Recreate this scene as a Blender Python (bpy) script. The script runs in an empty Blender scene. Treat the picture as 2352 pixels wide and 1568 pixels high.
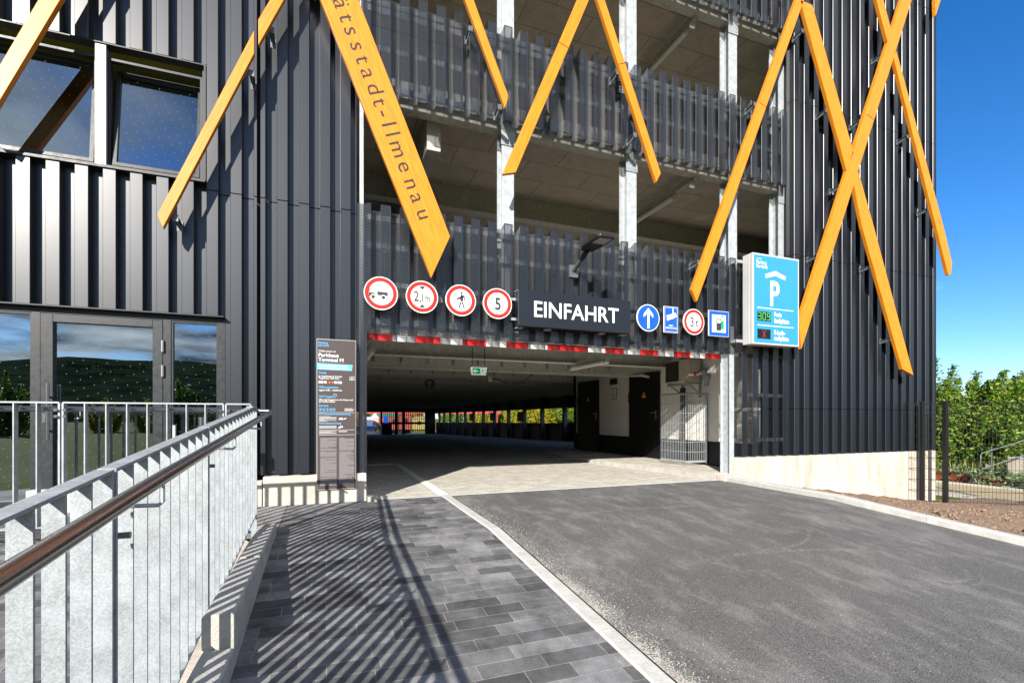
import bpy, math, random
from mathutils import Vector, Matrix
random.seed(7)
R = math.radians
sc = bpy.context.scene
col = sc.collection

# ------------------------------------------------------------------ camera
EYE = Vector((0, -6.5, 1.05))
cd = bpy.data.cameras.new('camera'); cam = bpy.data.objects.new('camera', cd); col.objects.link(cam)
YAW = math.atan2(1120, 2944)
cam.location = EYE; cam.rotation_euler = (R(90), 0, -YAW)
cd.sensor_width = 36; cd.lens = 36*1120/2352; cd.shift_y = 176/2352
cd.clip_start = .05; cd.clip_end = 5000
sc.camera = cam
# ------------------------------------------------------------------ world
SUN_AZ, SUN_EL = 33, 26.5          # light travels towards (+sin az, +cos az)
w = bpy.data.worlds.new('World'); sc.world = w; w.use_nodes = True
nt = w.node_tree; nt.nodes.clear()
def N(nt, t, **k):
    n = nt.nodes.new(t)
    for a, b in k.items(): setattr(n, a, b)
    return n
def L(nt, a, b): nt.links.new(a, b)
def M(nt, op, a, b=None, c=None, clamp=False):
    n = N(nt, 'ShaderNodeMath', operation=op, use_clamp=clamp)
    for i, v in enumerate((a, b, c)):
        if v is None: continue
        if isinstance(v, (int, float)): n.inputs[i].default_value = v
        else: L(nt, v, n.inputs[i])
    return n.outputs[0]
sky = N(nt, 'ShaderNodeTexSky', sky_type='NISHITA', sun_disc=False)
sky.sun_elevation = R(SUN_EL); sky.sun_rotation = R(180+SUN_AZ); sky.air_density = 1.0; sky.dust_density = .3; sky.ozone_density = 2.2; sky.altitude = 400
hs = N(nt, 'ShaderNodeHueSaturation'); hs.inputs['Saturation'].default_value = 1.22; hs.inputs['Value'].default_value = 1.3
tn = N(nt, 'ShaderNodeVectorMath', operation='MULTIPLY'); tn.inputs[1].default_value = (.78, .90, 1.12); L(nt, sky.outputs[0], tn.inputs[0]); L(nt, tn.outputs[0], hs.inputs['Color'])
tc = N(nt, 'ShaderNodeTexCoord'); sp = N(nt, 'ShaderNodeSeparateXYZ'); L(nt, tc.outputs['Generated'], sp.inputs[0])
zc = M(nt, 'ADD', M(nt, 'MAXIMUM', sp.outputs[2], 0.0), .12)
cb = N(nt, 'ShaderNodeCombineXYZ'); L(nt, M(nt, 'DIVIDE', sp.outputs[0], zc), cb.inputs[0]); L(nt, M(nt, 'DIVIDE', sp.outputs[1], zc), cb.inputs[1])
nz = N(nt, 'ShaderNodeTexNoise'); nz.inputs['Scale'].default_value = .9; nz.inputs['Detail'].default_value = 9; nz.inputs['Roughness'].default_value = .58
L(nt, cb.outputs[0], nz.inputs['Vector'])
mk = N(nt, 'ShaderNodeMapRange'); mk.inputs[1].default_value = .1; mk.inputs[2].default_value = -.35; mk.inputs[3].default_value = -.115; mk.inputs[4].default_value = .10
L(nt, sp.outputs[1], mk.inputs[0])
cl = N(nt, 'ShaderNodeMapRange', interpolation_type='SMOOTHSTEP'); cl.inputs[1].default_value = .46; cl.inputs[2].default_value = .64
L(nt, M(nt, 'ADD', nz.outputs[0], mk.outputs[0]), cl.inputs[0])
nz2 = N(nt, 'ShaderNodeTexNoise'); nz2.inputs['Scale'].default_value = 1.7; nz2.inputs['Detail'].default_value = 6
L(nt, cb.outputs[0], nz2.inputs['Vector'])
cr = N(nt, 'ShaderNodeValToRGB'); cr.color_ramp.elements[0].position = .35; cr.color_ramp.elements[0].color = (1.0, 1.5, 2.3, 1)
cr.color_ramp.elements[1].position = .68; cr.color_ramp.elements[1].color = (10, 10.5, 11, 1)
L(nt, nz2.outputs[0], cr.inputs[0])
mx = N(nt, 'ShaderNodeMix', data_type='RGBA'); L(nt, cl.outputs[0], mx.inputs[0]); L(nt, hs.outputs[0], mx.inputs[6]); L(nt, cr.outputs[0], mx.inputs[7])
bg = N(nt, 'ShaderNodeBackground'); bg.inputs[1].default_value = .07; L(nt, mx.outputs[2], bg.inputs[0])
wo = N(nt, 'ShaderNodeOutputWorld'); L(nt, bg.outputs[0], wo.inputs[0])
# ------------------------------------------------------------------ sun
ld = bpy.data.lights.new('sun', 'SUN'); ld.energy = 4.9; ld.angle = R(.53); ld.color = (1, .945, .86)
sun = bpy.data.objects.new('sun', ld); col.objects.link(sun)
sd = Vector((math.sin(R(SUN_AZ))*math.cos(R(SUN_EL)), math.cos(R(SUN_AZ))*math.cos(R(SUN_EL)), -math.sin(R(SUN_EL))))
sun.rotation_euler = sd.to_track_quat('-Z', 'Y').to_euler(); sun.location = (-20, -30, 20)
sc.view_settings.view_transform = 'Standard'; sc.view_settings.look = 'None'; sc.view_settings.exposure = .9; sc.view_settings.gamma = 1
sc.cycles.max_bounces = 8; sc.cycles.transparent_max_bounces = 24; sc.cycles.use_denoising = True
sc.cycles.sample_clamp_indirect = 6; sc.cycles.caustics_reflective = False; sc.cycles.caustics_refractive = False

# ------------------------------------------------------------------ survey of the place: pixel of the 2352 px picture -> point on a real plane
FX, CX, CY = 1120., 1176., 960.
S_, C_ = math.cos(YAW), math.sin(YAW)
def ray(px, py):
    r = (px-CX)/FX
    return (r*S_+C_, -r*C_+S_, (CY-py)/FX)
def onY(px, py, Y=0):
    x, y, z = ray(px, py); t = (Y+6.5)/y
    return Vector((x*t, Y, 1.05+z*t))
def onZ(px, py, Z=0):
    x, y, z = ray(px, py); t = (Z-1.05)/z
    return Vector((x*t, -6.5+y*t, Z))
def onX(px, py, X):
    x, y, z = ray(px, py); t = X/x
    return Vector((X, -6.5+y*t, 1.05+z*t))
z1 = lambda x, y: (x/2.9989, y/2.9989)
z2 = lambda x, y: (784.4+x/2.9989, y/2.9989)
z3 = lambda x, y: (1567.6+x/2.9989, y/2.9989)
z4 = lambda x, y: (x/2.9989, 522.5+y/2.9989)
z5 = lambda x, y: (784.4+x/2.9989, 522.5+y/2.9989)
z6 = lambda x, y: (1567.6+x/2.9989, 522.5+y/2.9989)
zi = lambda x, y: ((2260+x*.3188)/1.7415, (1400+y*.3188)/1.7415)
zp = lambda x, y: ((1440+x*.37415)/1.7415, (1380+y*.37415)/1.7415)

def p(Y):
    y = max(0, -Y)
    return -(.015*min(2, y)+.095*min(max(0, y-2), 6))
def g(X, Y):
    if Y > 0: return 0
    return p(Y)-.14*min(max(0, X-6.3), 5)*max(0, 1+Y/9)

# ------------------------------------------------------------------ materials
MATS = {}
def mat(name, base, rough=.6, metal=0., spec=.5, noise=None, bump=None, coat=0, ior=None, emis=None):
    """noise = (scale, amount, detail[, stretch]) varies the colour; bump = (scale, strength)"""
    m = bpy.data.materials.new(name); m.use_nodes = True; t = m.node_tree
    b = t.nodes['Principled BSDF']
    b.inputs['Base Color'].default_value = (*base, 1); b.inputs['Roughness'].default_value = rough
    b.inputs['Metallic'].default_value = metal; b.inputs['Specular IOR Level'].default_value = spec
    if ior: b.inputs['IOR'].default_value = ior
    if coat: b.inputs['Coat Weight'].default_value = coat; b.inputs['Coat Roughness'].default_value = .15
    if emis: b.inputs['Emission Color'].default_value = (*emis[0], 1); b.inputs['Emission Strength'].default_value = emis[1]
    if noise or bump:
        c = N(t, 'ShaderNodeTexCoord')
    if noise:
        mp = N(t, 'ShaderNodeMapping'); L(t, c.outputs['Object'], mp.inputs[0])
        if len(noise) > 3: mp.inputs['Scale'].default_value = noise[3]
        n = N(t, 'ShaderNodeTexNoise'); n.inputs['Scale'].default_value = noise[0]; n.inputs['Detail'].default_value = noise[2]; n.inputs['Roughness'].default_value = .62
        L(t, mp.outputs[0], n.inputs['Vector'])
        r = N(t, 'ShaderNodeMapRange'); r.inputs[1].default_value = .3; r.inputs[2].default_value = .7
        r.inputs[3].default_value = 1-noise[1]; r.inputs[4].default_value = 1+noise[1]; L(t, n.outputs[0], r.inputs[0])
        v = N(t, 'ShaderNodeVectorMath', operation='SCALE'); v.inputs[0].default_value = base; L(t, r.outputs[0], v.inputs['Scale'])
        L(t, v.outputs[0], b.inputs['Base Color'])
        rr = N(t, 'ShaderNodeMapRange'); rr.inputs[1].default_value = .3; rr.inputs[2].default_value = .7; rr.inputs[3].default_value = max(.02, rough-.07); rr.inputs[4].default_value = min(1, rough+.07)
        L(t, n.outputs[0], rr.inputs[0]); L(t, rr.outputs[0], b.inputs['Roughness'])
    if bump:
        n2 = N(t, 'ShaderNodeTexNoise'); n2.inputs['Scale'].default_value = bump[0]; n2.inputs['Detail'].default_value = 4
        L(t, c.outputs['Object'], n2.inputs['Vector'])
        bp = N(t, 'ShaderNodeBump'); bp.inputs['Strength'].default_value = bump[1]; bp.inputs['Distance'].default_value = .02
        L(t, n2.outputs[0], bp.inputs['Height']); L(t, bp.outputs[0], b.inputs['Normal'])
    MATS[name] = m
    return m
ANTH = (.007, .010, .016)
m_clad = mat('anthracite_coated_steel', ANTH, .34, 0, .85, ior=1.5)
m_frame = mat('anthracite_frame', (.012, .014, .018), .42, 0, .5, (20, .12, 4))
m_black = mat('black_metal', (.008, .008, .009), .5, 0, .4)
m_blackdoor = mat('black_door_paint', (.006, .006, .006), .45, 0, .35, (4, .2, 3))
m_yel = None
m_white = mat('white_sign_face', (.82, .82, .82), .35)
m_red = mat('sign_red', (.75, .02, .01), .35)
m_redd = mat('dark_reflective_red', (.42, .008, .008), .4)
m_blue = mat('sign_blue', (.005, .09, .55), .35)
m_signblk = mat('sign_black', (.03, .032, .035), .5)
m_cyan = mat('light_box_blue', (.03, .27, .56), .3, noise=(40, .04, 3))
m_boxgrey = mat('light_box_casing', (.5, .5, .49), .4, noise=(3, .05, 3))
m_green = mat('sign_green', (.0, .33, .13), .4)
m_exit = mat('exit_sign_face', (.0, .33, .13), .4, emis=((.0, .33, .13), .25))
m_exitw = mat('exit_sign_white', (.8, .8, .8), .4, emis=((.8, .8, .8), .25))
m_orange = mat('warning_orange', (.9, .28, .02), .5)
m_brd = mat('info_board_brown', (.075, .058, .055), .35, noise=(300, .15, 2))
m_brdblue = mat('info_board_blue', (.12, .45, .8), .4)
m_conc = mat('cast_concrete', (.52, .465, .39), .85, 0, .3, (2.2, .30, 11, (1.6, 1.6, .55)), (60, .25))
m_concg = mat('grey_concrete', (.42, .41, .38), .88, 0, .3, (6, .2, 9), (80, .35))
m_kerb = mat('kerb_concrete', (.5, .49, .46), .85, 0, .3, (9, .14, 8), (70, .3))
m_wall = mat('white_render', (.80, .77, .71), .9, 0, .2, (2, .05, 5), (120, .2))
m_wallb = mat('black_base_paint', (.012, .012, .012), .6, 0, .4, (5, .3, 5))
m_slab = mat('slab_edge', (.42, .41, .38), .8, noise=(3, .2, 6))
m_int = mat('stairwell_wall', (.40, .40, .06), .7)
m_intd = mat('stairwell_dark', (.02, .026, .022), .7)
m_rubber = mat('black_plastic', (.012, .012, .012), .45)
m_ac = mat('beige_ac_casing', (.52, .47, .36), .5, noise=(2, .06, 3))
m_rust = mat('rusty_steel', (.28, .07, .025), .85, 0, .2, (20, .4, 6))
m_bark = mat('bark', (.09, .065, .045), .9, noise=(12, .3, 4))
m_ledg = mat('led_green', (.06, .4, .1), .4, emis=((.15, 1, .2), .35))
m_ledr = mat('led_red', (.7, .05, .08), .4, emis=((1, .05, .08), .3))
m_tube = mat('lamp_tube_cover', (.75, .72, .66), .4)
m_aluh = mat('aluminium_handle', (.55, .52, .48), .3, .9)

def galv(name, base, rough, metal, sc_=90):
    m = bpy.data.materials.new(name); m.use_nodes = True; t = m.node_tree; b = t.nodes['Principled BSDF']
    c = N(t, 'ShaderNodeTexCoord'); v = N(t, 'ShaderNodeTexVoronoi'); v.inputs['Scale'].default_value = sc_; L(t, c.outputs['Object'], v.inputs['Vector'])
    n = N(t, 'ShaderNodeTexNoise'); n.inputs['Scale'].default_value = 14; n.inputs['Detail'].default_value = 8; L(t, c.outputs['Object'], n.inputs['Vector'])
    s = N(t, 'ShaderNodeSeparateColor'); L(t, v.outputs['Color'], s.inputs[0])
    a = M(t, 'ADD', M(t, 'MULTIPLY', s.outputs[0], .34), M(t, 'MULTIPLY', n.outputs[0], .8))
    k = M(t, 'ADD', a, .43)
    q = N(t, 'ShaderNodeVectorMath', operation='SCALE'); q.inputs[0].default_value = base; L(t, k, q.inputs['Scale']); L(t, q.outputs[0], b.inputs['Base Color'])
    b.inputs['Metallic'].default_value = metal; L(t, M(t, 'ADD', M(t, 'MULTIPLY', s.outputs[1], .12), rough-.06), b.inputs['Roughness'])
    return m
m_galv = galv('galvanised_steel', (.34, .37, .39), .5, .25, 260)
m_brk = galv('bracket_zinc', (.13, .15, .16), .5, .4)
m_galvd = galv('galvanised_beam', (.46, .455, .41), .6, .15, 120)
m_col = galv('galvanised_column', (.42, .45, .47), .55, .2, 140)

def steel():
    m = bpy.data.materials.new('brushed_stainless'); m.use_nodes = True; t = m.node_tree; b = t.nodes['Principled BSDF']
    b.inputs['Base Color'].default_value = (.38, .37, .37, 1); b.inputs['Metallic'].default_value = 1; b.inputs['Roughness'].default_value = .24
    c = N(t, 'ShaderNodeTexCoord'); mp = N(t, 'ShaderNodeMapping'); mp.inputs['Scale'].default_value = (400, 6, 400); L(t, c.outputs['Object'], mp.inputs[0])
    n = N(t, 'ShaderNodeTexNoise'); n.inputs['Scale'].default_value = 1; n.inputs['Detail'].default_value = 3; L(t, mp.outputs[0], n.inputs['Vector'])
    L(t, M(t, 'ADD', M(t, 'MULTIPLY', n.outputs[0], .10), .2), b.inputs['Roughness'])
    return m
m_steel = steel()

def wood():
    m = bpy.data.materials.new('ochre_wood_decor'); m.use_nodes = True; t = m.node_tree; b = t.nodes['Principled BSDF']
    u = N(t, 'ShaderNodeUVMap'); mp = N(t, 'ShaderNodeMapping'); mp.inputs['Scale'].default_value = (2.2, 26, 1); L(t, u.outputs[0], mp.inputs[0])
    n = N(t, 'ShaderNodeTexNoise'); n.inputs['Scale'].default_value = 1.6; n.inputs['Detail'].default_value = 6; n.inputs['Distortion'].default_value = .5; L(t, mp.outputs[0], n.inputs['Vector'])
    mp2 = N(t, 'ShaderNodeMapping'); mp2.inputs['Scale'].default_value = (1.1, 9, 1); L(t, u.outputs[0], mp2.inputs[0])
    wv = N(t, 'ShaderNodeTexWave', bands_direction='Y'); wv.inputs['Scale'].default_value = 2.2; wv.inputs['Distortion'].default_value = 5; wv.inputs['Detail'].default_value = 3; wv.inputs['Detail Scale'].default_value = .8
    L(t, mp2.outputs[0], wv.inputs['Vector'])
    k = M(t, 'ADD', M(t, 'MULTIPLY', n.outputs[0], .6), M(t, 'MULTIPLY', wv.outputs[0], .35))
    r = N(t, 'ShaderNodeValToRGB'); r.color_ramp.elements[0].position = .25; r.color_ramp.elements[0].color = (.50, .135, .004, 1)
    r.color_ramp.elements[1].position = .7; r.color_ramp.elements[1].color = (.84, .315, .016, 1); L(t, k, r.inputs[0]); L(t, r.outputs[0], b.inputs['Base Color'])
    b.inputs['Roughness'].default_value = .42; b.inputs['Specular IOR Level'].default_value = .45
    return m
m_yel = wood()

def perf(name='perforated_anthracite_sheet', a=.024, rr=.295, base=ANTH):
    m = bpy.data.materials.new(name); m.use_nodes = True; t = m.node_tree; b = t.nodes['Principled BSDF']
    b.inputs['Base Color'].default_value = (*base, 1); b.inputs['Roughness'].default_value = .34; b.inputs['Specular IOR Level'].default_value = 1.0
    u = N(t, 'ShaderNodeUVMap'); s = N(t, 'ShaderNodeSeparateXYZ'); L(t, u.outputs[0], s.inputs[0])
    def dist(off):
        x = M(t, 'SUBTRACT', M(t, 'FRACT', M(t, 'ADD', M(t, 'DIVIDE', s.outputs[0], a), off)), .5)
        y = M(t, 'MULTIPLY', M(t, 'SUBTRACT', M(t, 'FRACT', M(t, 'ADD', M(t, 'DIVIDE', s.outputs[1], a*1.732), off)), .5), 1.732)
        return M(t, 'SQRT', M(t, 'ADD', M(t, 'MULTIPLY', x, x), M(t, 'MULTIPLY', y, y)))
    d = M(t, 'MINIMUM', dist(0), dist(.5))
    h = M(t, 'LESS_THAN', d, rr)
    tr = N(t, 'ShaderNodeBsdfTransparent'); mxs = N(t, 'ShaderNodeMixShader')
    L(t, h, mxs.inputs[0]); L(t, b.outputs[0], mxs.inputs[1]); L(t, tr.outputs[0], mxs.inputs[2])
    L(t, mxs.outputs[0], t.nodes['Material Output'].inputs[0])
    return m
m_perf = perf()

def glass(name, tint, refl, dots=True):
    m = bpy.data.materials.new(name); m.use_nodes = True; t = m.node_tree; t.nodes.remove(t.nodes['Principled BSDF'])
    tr = N(t, 'ShaderNodeBsdfTransparent'); tr.inputs[0].default_value = (*tint, 1)
    gl = N(t, 'ShaderNodeBsdfGlossy'); gl.inputs[0].default_value = (.74, .86, .95, 1); gl.inputs['Roughness'].default_value = .0
    fr = N(t, 'ShaderNodeFresnel'); fr.inputs[0].default_value = 1.5
    f = M(t, 'ADD', M(t, 'MULTIPLY', fr.outputs[0], 1.6), refl, clamp=True)
    mxs = N(t, 'ShaderNodeMixShader'); L(t, f, mxs.inputs[0]); L(t, tr.outputs[0], mxs.inputs[1]); L(t, gl.outputs[0], mxs.inputs[2])
    out = mxs.outputs[0]
    if dots:
        u = N(t, 'ShaderNodeTexCoord'); s = N(t, 'ShaderNodeSeparateXYZ'); L(t, u.outputs['Object'], s.inputs[0])
        a = .095
        # skewed dot screen
        sx = M(t, 'ADD', M(t, 'MULTIPLY', s.outputs[0], .94), M(t, 'MULTIPLY', s.outputs[2], .34)); sz = M(t, 'SUBTRACT', M(t, 'MULTIPLY', s.outputs[2], .94), M(t, 'MULTIPLY', s.outputs[0], .34))
        x = M(t, 'SUBTRACT', M(t, 'FRACT', M(t, 'DIVIDE', sx, a)), .5); y = M(t, 'SUBTRACT', M(t, 'FRACT', M(t, 'DIVIDE', sz, a)), .5)
        d = M(t, 'SQRT', M(t, 'ADD', M(t, 'MULTIPLY', x, x), M(t, 'MULTIPLY', y, y)))
        h = M(t, 'LESS_THAN', d, .04)
        df = N(t, 'ShaderNodeBsdfDiffuse'); df.inputs[0].default_value = (.16, .19, .22, 1)
        m2 = N(t, 'ShaderNodeMixShader'); L(t, h, m2.inputs[0]); L(t, out, m2.inputs[1]); L(t, df.outputs[0], m2.inputs[2]); out = m2.outputs[0]
    L(t, out, t.nodes['Material Output'].inputs[0])
    return m
m_glass = glass('dotted_safety_glass', (.14, .19, .16), .33)

def bricks(name, bw, bh, cols, mortar, msize, rough=.85, offset=.5, freq=2, rot=0, patch=.25, squash=1, sqf=2, bumpk=.4, dust=None):
    m = bpy.data.materials.new(name); m.use_nodes = True; t = m.node_tree; b = t.nodes['Principled BSDF']
    c = N(t, 'ShaderNodeTexCoord'); mp = N(t, 'ShaderNodeMapping'); mp.inputs['Rotation'].default_value[2] = rot; L(t, c.outputs['Object'], mp.inputs[0])
    br = N(t, 'ShaderNodeTexBrick'); br.offset = offset; br.offset_frequency = freq; br.squash = squash; br.squash_frequency = sqf
    br.inputs['Scale'].default_value = 1; br.inputs['Brick Width'].default_value = bw; br.inputs['Row Height'].default_value = bh
    br.inputs['Mortar Size'].default_value = msize; br.inputs['Mortar Smooth'].default_value = .1; br.inputs['Bias'].default_value = 0
    br.inputs['Color1'].default_value = (*cols[0], 1); br.inputs['Color2'].default_value = (*cols[1], 1); br.inputs['Mortar'].default_value = (*mortar, 1)
    L(t, mp.outputs[0], br.inputs['Vector'])
    n = N(t, 'ShaderNodeTexNoise'); n.inputs['Scale'].default_value = 5; n.inputs['Detail'].default_value = 10; n.inputs['Roughness'].default_value = .65; L(t, c.outputs['Object'], n.inputs['Vector'])
    r = N(t, 'ShaderNodeMapRange'); r.inputs[1].default_value = .32; r.inputs[2].default_value = .68; r.inputs[3].default_value = 1-patch; r.inputs[4].default_value = 1+patch; L(t, n.outputs[0], r.inputs[0])
    n3 = N(t, 'ShaderNodeTexNoise'); n3.inputs['Scale'].default_value = 120; n3.inputs['Detail'].default_value = 3; L(t, c.outputs['Object'], n3.inputs['Vector'])
    r3 = N(t, 'ShaderNodeMapRange'); r3.inputs[1].default_value = .3; r3.inputs[2].default_value = .7; r3.inputs[3].default_value = .82; r3.inputs[4].default_value = 1.18; L(t, n3.outputs[0], r3.inputs[0])
    q = N(t, 'ShaderNodeVectorMath', operation='SCALE'); L(t, br.outputs[0], q.inputs[0]); L(t, M(t, 'MULTIPLY', r.outputs[0], r3.outputs[0]), q.inputs['Scale'])
    out = q.outputs[0]
    L(t, out, b.inputs['Base Color']); b.inputs['Roughness'].default_value = rough
    bp = N(t, 'ShaderNodeBump'); bp.inputs['Strength'].default_value = bumpk; bp.inputs['Distance'].default_value = .006
    L(t, M(t, 'ADD', M(t, 'SUBTRACT', 1, br.outputs['Fac']), M(t, 'MULTIPLY', n3.outputs[0], .4)), bp.inputs['Height']); L(t, bp.outputs[0], b.inputs['Normal'])
    return m
m_path = bricks('anthracite_pavers', .36, .12, ((.062, .062, .065), (.20, .20, .204)), (.27, .25, .22), .0024, offset=.37, freq=2, squash=.72, sqf=3, patch=.5)
m_pathl = bricks('light_grey_pavers', .3, .2, ((.23, .22, .21), (.28, .27, .26)), (.15, .14, .13), .004)
m_tan = bricks('sand_coloured_pavers', .2, .1, ((.50, .465, .40), (.62, .585, .51)), (.32, .29, .25), .004, patch=.18)
m_soff = bricks('fibreboard_soffit', 1.25, .6, ((.44, .375, .295), (.52, .45, .355)), (.09, .075, .06), .005, offset=.4, patch=.12, bumpk=.1)

def asphalt():
    m = bpy.data.materials.new('asphalt_surface'); m.use_nodes = True; t = m.node_tree; b = t.nodes['Principled BSDF']
    c = N(t, 'ShaderNodeTexCoord')
    def noise(s, d, v=None, rg=.6):
        n = N(t, 'ShaderNodeTexNoise'); n.inputs['Scale'].default_value = s; n.inputs['Detail'].default_value = d; n.inputs['Roughness'].default_value = rg
        L(t, v if v else c.outputs['Object'], n.inputs['Vector']); return n.outputs[0]
    def rng(x, a0, a1, b0, b1):
        r = N(t, 'ShaderNodeMapRange'); r.inputs[1].default_value = a0; r.inputs[2].default_value = a1; r.inputs[3].default_value = b0; r.inputs[4].default_value = b1; L(t, x, r.inputs[0]); return r.outputs[0]
    mp = N(t, 'ShaderNodeMapping'); mp.inputs['Rotation'].default_value[2] = R(-28); mp.inputs['Scale'].default_value = (1.5, .7, 1); L(t, c.outputs['Object'], mp.inputs[0])
    streak = rng(noise(2.6, 11, mp.outputs[0], .72), .48, .74, 0, .13)
    big = rng(noise(.9, 9, None, .7), .35, .65, .85, 1.15)
    grain = rng(noise(150, 3), .36, .64, .35, 1.75)
    base = M(t, 'MULTIPLY', M(t, 'MULTIPLY', big, grain), .105)
    vo = N(t, 'ShaderNodeTexVoronoi'); vo.inputs['Scale'].default_value = 55; L(t, c.outputs['Object'], vo.inputs['Vector'])
    sc2 = N(t, 'ShaderNodeSeparateColor'); L(t, vo.outputs['Color'], sc2.inputs[0])
    chip = M(t, 'MULTIPLY', M(t, 'LESS_THAN', vo.outputs['Distance'], .2), M(t, 'GREATER_THAN', sc2.outputs[0], .93))
    # pale grit lying along the left kerb
    s = N(t, 'ShaderNodeSeparateXYZ'); L(t, c.outputs['Object'], s.inputs[0])
    edge = rng(s.outputs[0], 1.62, 2.25, 1, 0); edge = M(t, 'MULTIPLY', edge, rng(s.outputs[1], -1.6, -3.2, .25, 1))
    gr = M(t, 'GREATER_THAN', M(t, 'ADD', M(t, 'MULTIPLY', noise(95, 4), .9), M(t, 'MULTIPLY', M(t, 'MULTIPLY', edge, edge), .42)), .79)
    # tyre scuffs
    def arc(cx, cy, rad, wdt, px_, py_, pr_):
        d = N(t, 'ShaderNodeVectorMath', operation='DISTANCE'); L(t, c2, d.inputs[0]); d.inputs[1].default_value = (cx, cy, 0)
        e = N(t, 'ShaderNodeVectorMath', operation='DISTANCE'); L(t, c2, e.inputs[0]); e.inputs[1].default_value = (px_, py_, 0)
        k = rng(M(t, 'ABSOLUTE', M(t, 'SUBTRACT', M(t, 'ADD', d.outputs['Value'], M(t, 'MULTIPLY', noise(30, 2), .02)), rad)), wdt, 0, 0, 1)
        return M(t, 'MULTIPLY', k, rng(e.outputs['Value'], pr_, pr_*.3, 0, 1))
    fl = N(t, 'ShaderNodeVectorMath', operation='MULTIPLY'); L(t, c.outputs['Object'], fl.inputs[0]); fl.inputs[1].default_value = (1, 1, 0); c2 = fl.outputs[0]
    sc_ = [arc(4.7, -3.75, .42, .03, 4.75, -4.1, .45), arc(4.7, -3.75, .50, .02, 4.65, -4.15, .45), arc(3.35, -3.2, .36, .022, 3.1, -3.35, .4), arc(3.9, -2.1, 1.1, .03, 4.2, -3.1, .8), arc(5.4, -4.4, .55, .02, 5.6, -4.8, .5), arc(3.4, -6.4, 3.2, .05, 4.0, -3.2, 1.4), arc(3.3, -6.5, 4.9, .06, 3.6, -1.7, 1.6)]
    tot = sc_[0]
    for q in sc_[1:]: tot = M(t, 'ADD', tot, q)
    scuff = M(t, 'MULTIPLY', tot, rng(noise(22, 4), .4, .62, 0, 1))
    v = M(t, 'ADD', M(t, 'ADD', base, streak), M(t, 'ADD', M(t, 'MULTIPLY', chip, .3), M(t, 'MULTIPLY', scuff, .08)))
    cmb = N(t, 'ShaderNodeCombineColor'); L(t, M(t, 'MULTIPLY', v, 1.03), cmb.inputs[0]); L(t, v, cmb.inputs[1]); L(t, M(t, 'MULTIPLY', v, .95), cmb.inputs[2])
    mxx = N(t, 'ShaderNodeMix', data_type='RGBA'); L(t, M(t, 'MULTIPLY', gr, rng(noise(3, 3), .4, .55, .25, 1)), mxx.inputs[0]); L(t, cmb.outputs[0], mxx.inputs[6]); mxx.inputs[7].default_value = (.47, .43, .38, 1)
    L(t, mxx.outputs[2], b.inputs['Base Color']); b.inputs['Roughness'].default_value = .82
    bp = N(t, 'ShaderNodeBump'); bp.inputs['Strength'].default_value = .6; bp.inputs['Distance'].default_value = .006; L(t, noise(170, 3), bp.inputs['Height']); L(t, bp.outputs[0], b.inputs['Normal'])
    return m
m_asph = asphalt()

def soilmat(name, c1, c2, s=18, bump=.8, sb=60, c3=None, thr=.62):
    m = bpy.data.materials.new(name); m.use_nodes = True; t = m.node_tree; b = t.nodes['Principled BSDF']
    c = N(t, 'ShaderNodeTexCoord'); n = N(t, 'ShaderNodeTexNoise'); n.inputs['Scale'].default_value = s; n.inputs['Detail'].default_value = 10; n.inputs['Roughness'].default_value = .7; L(t, c.outputs['Object'], n.inputs['Vector'])
    r = N(t, 'ShaderNodeValToRGB'); r.color_ramp.elements[0].position = .35; r.color_ramp.elements[0].color = (*c1, 1); r.color_ramp.elements[1].position = .65; r.color_ramp.elements[1].color = (*c2, 1)
    L(t, n.outputs[0], r.inputs[0]); out = r.outputs[0]
    if c3:
        n2 = N(t, 'ShaderNodeTexNoise'); n2.inputs['Scale'].default_value = 1.3; n2.inputs['Detail'].default_value = 8; L(t, c.outputs['Object'], n2.inputs['Vector'])
        mr = N(t, 'ShaderNodeMapRange'); mr.inputs[1].default_value = thr-.06; mr.inputs[2].default_value = thr+.06; L(t, n2.outputs[0], mr.inputs[0])
        mxx = N(t, 'ShaderNodeMix', data_type='RGBA'); L(t, mr.outputs[0], mxx.inputs[0]); L(t, out, mxx.inputs[6]); mxx.inputs[7].default_value = (*c3, 1); out = mxx.outputs[2]
    L(t, out, b.inputs['Base Color']); b.inputs['Roughness'].default_value = .95
    b.inputs['Specular IOR Level'].default_value = .05
    bp = N(t, 'ShaderNodeBump'); bp.inputs['Strength'].default_value = bump; bp.inputs['Distance'].default_value = .03
    n4 = N(t, 'ShaderNodeTexNoise'); n4.inputs['Scale'].default_value = sb; n4.inputs['Detail'].default_value = 5; L(t, c.outputs['Object'], n4.inputs['Vector'])
    L(t, n4.outputs[0], bp.inputs['Height']); L(t, bp.outputs[0], b.inputs['Normal'])
    return m
m_soil = soilmat('brown_soil', (.19, .125, .085), (.43, .31, .225), 26)
m_sand = soilmat('sandy_gravel', (.38, .30, .17), (.56, .46, .30), 30, .4)
m_grass = soilmat('rough_grass', (.06, .085, .018), (.15, .17, .04), 6, .8, 40, (.22, .18, .07))
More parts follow.
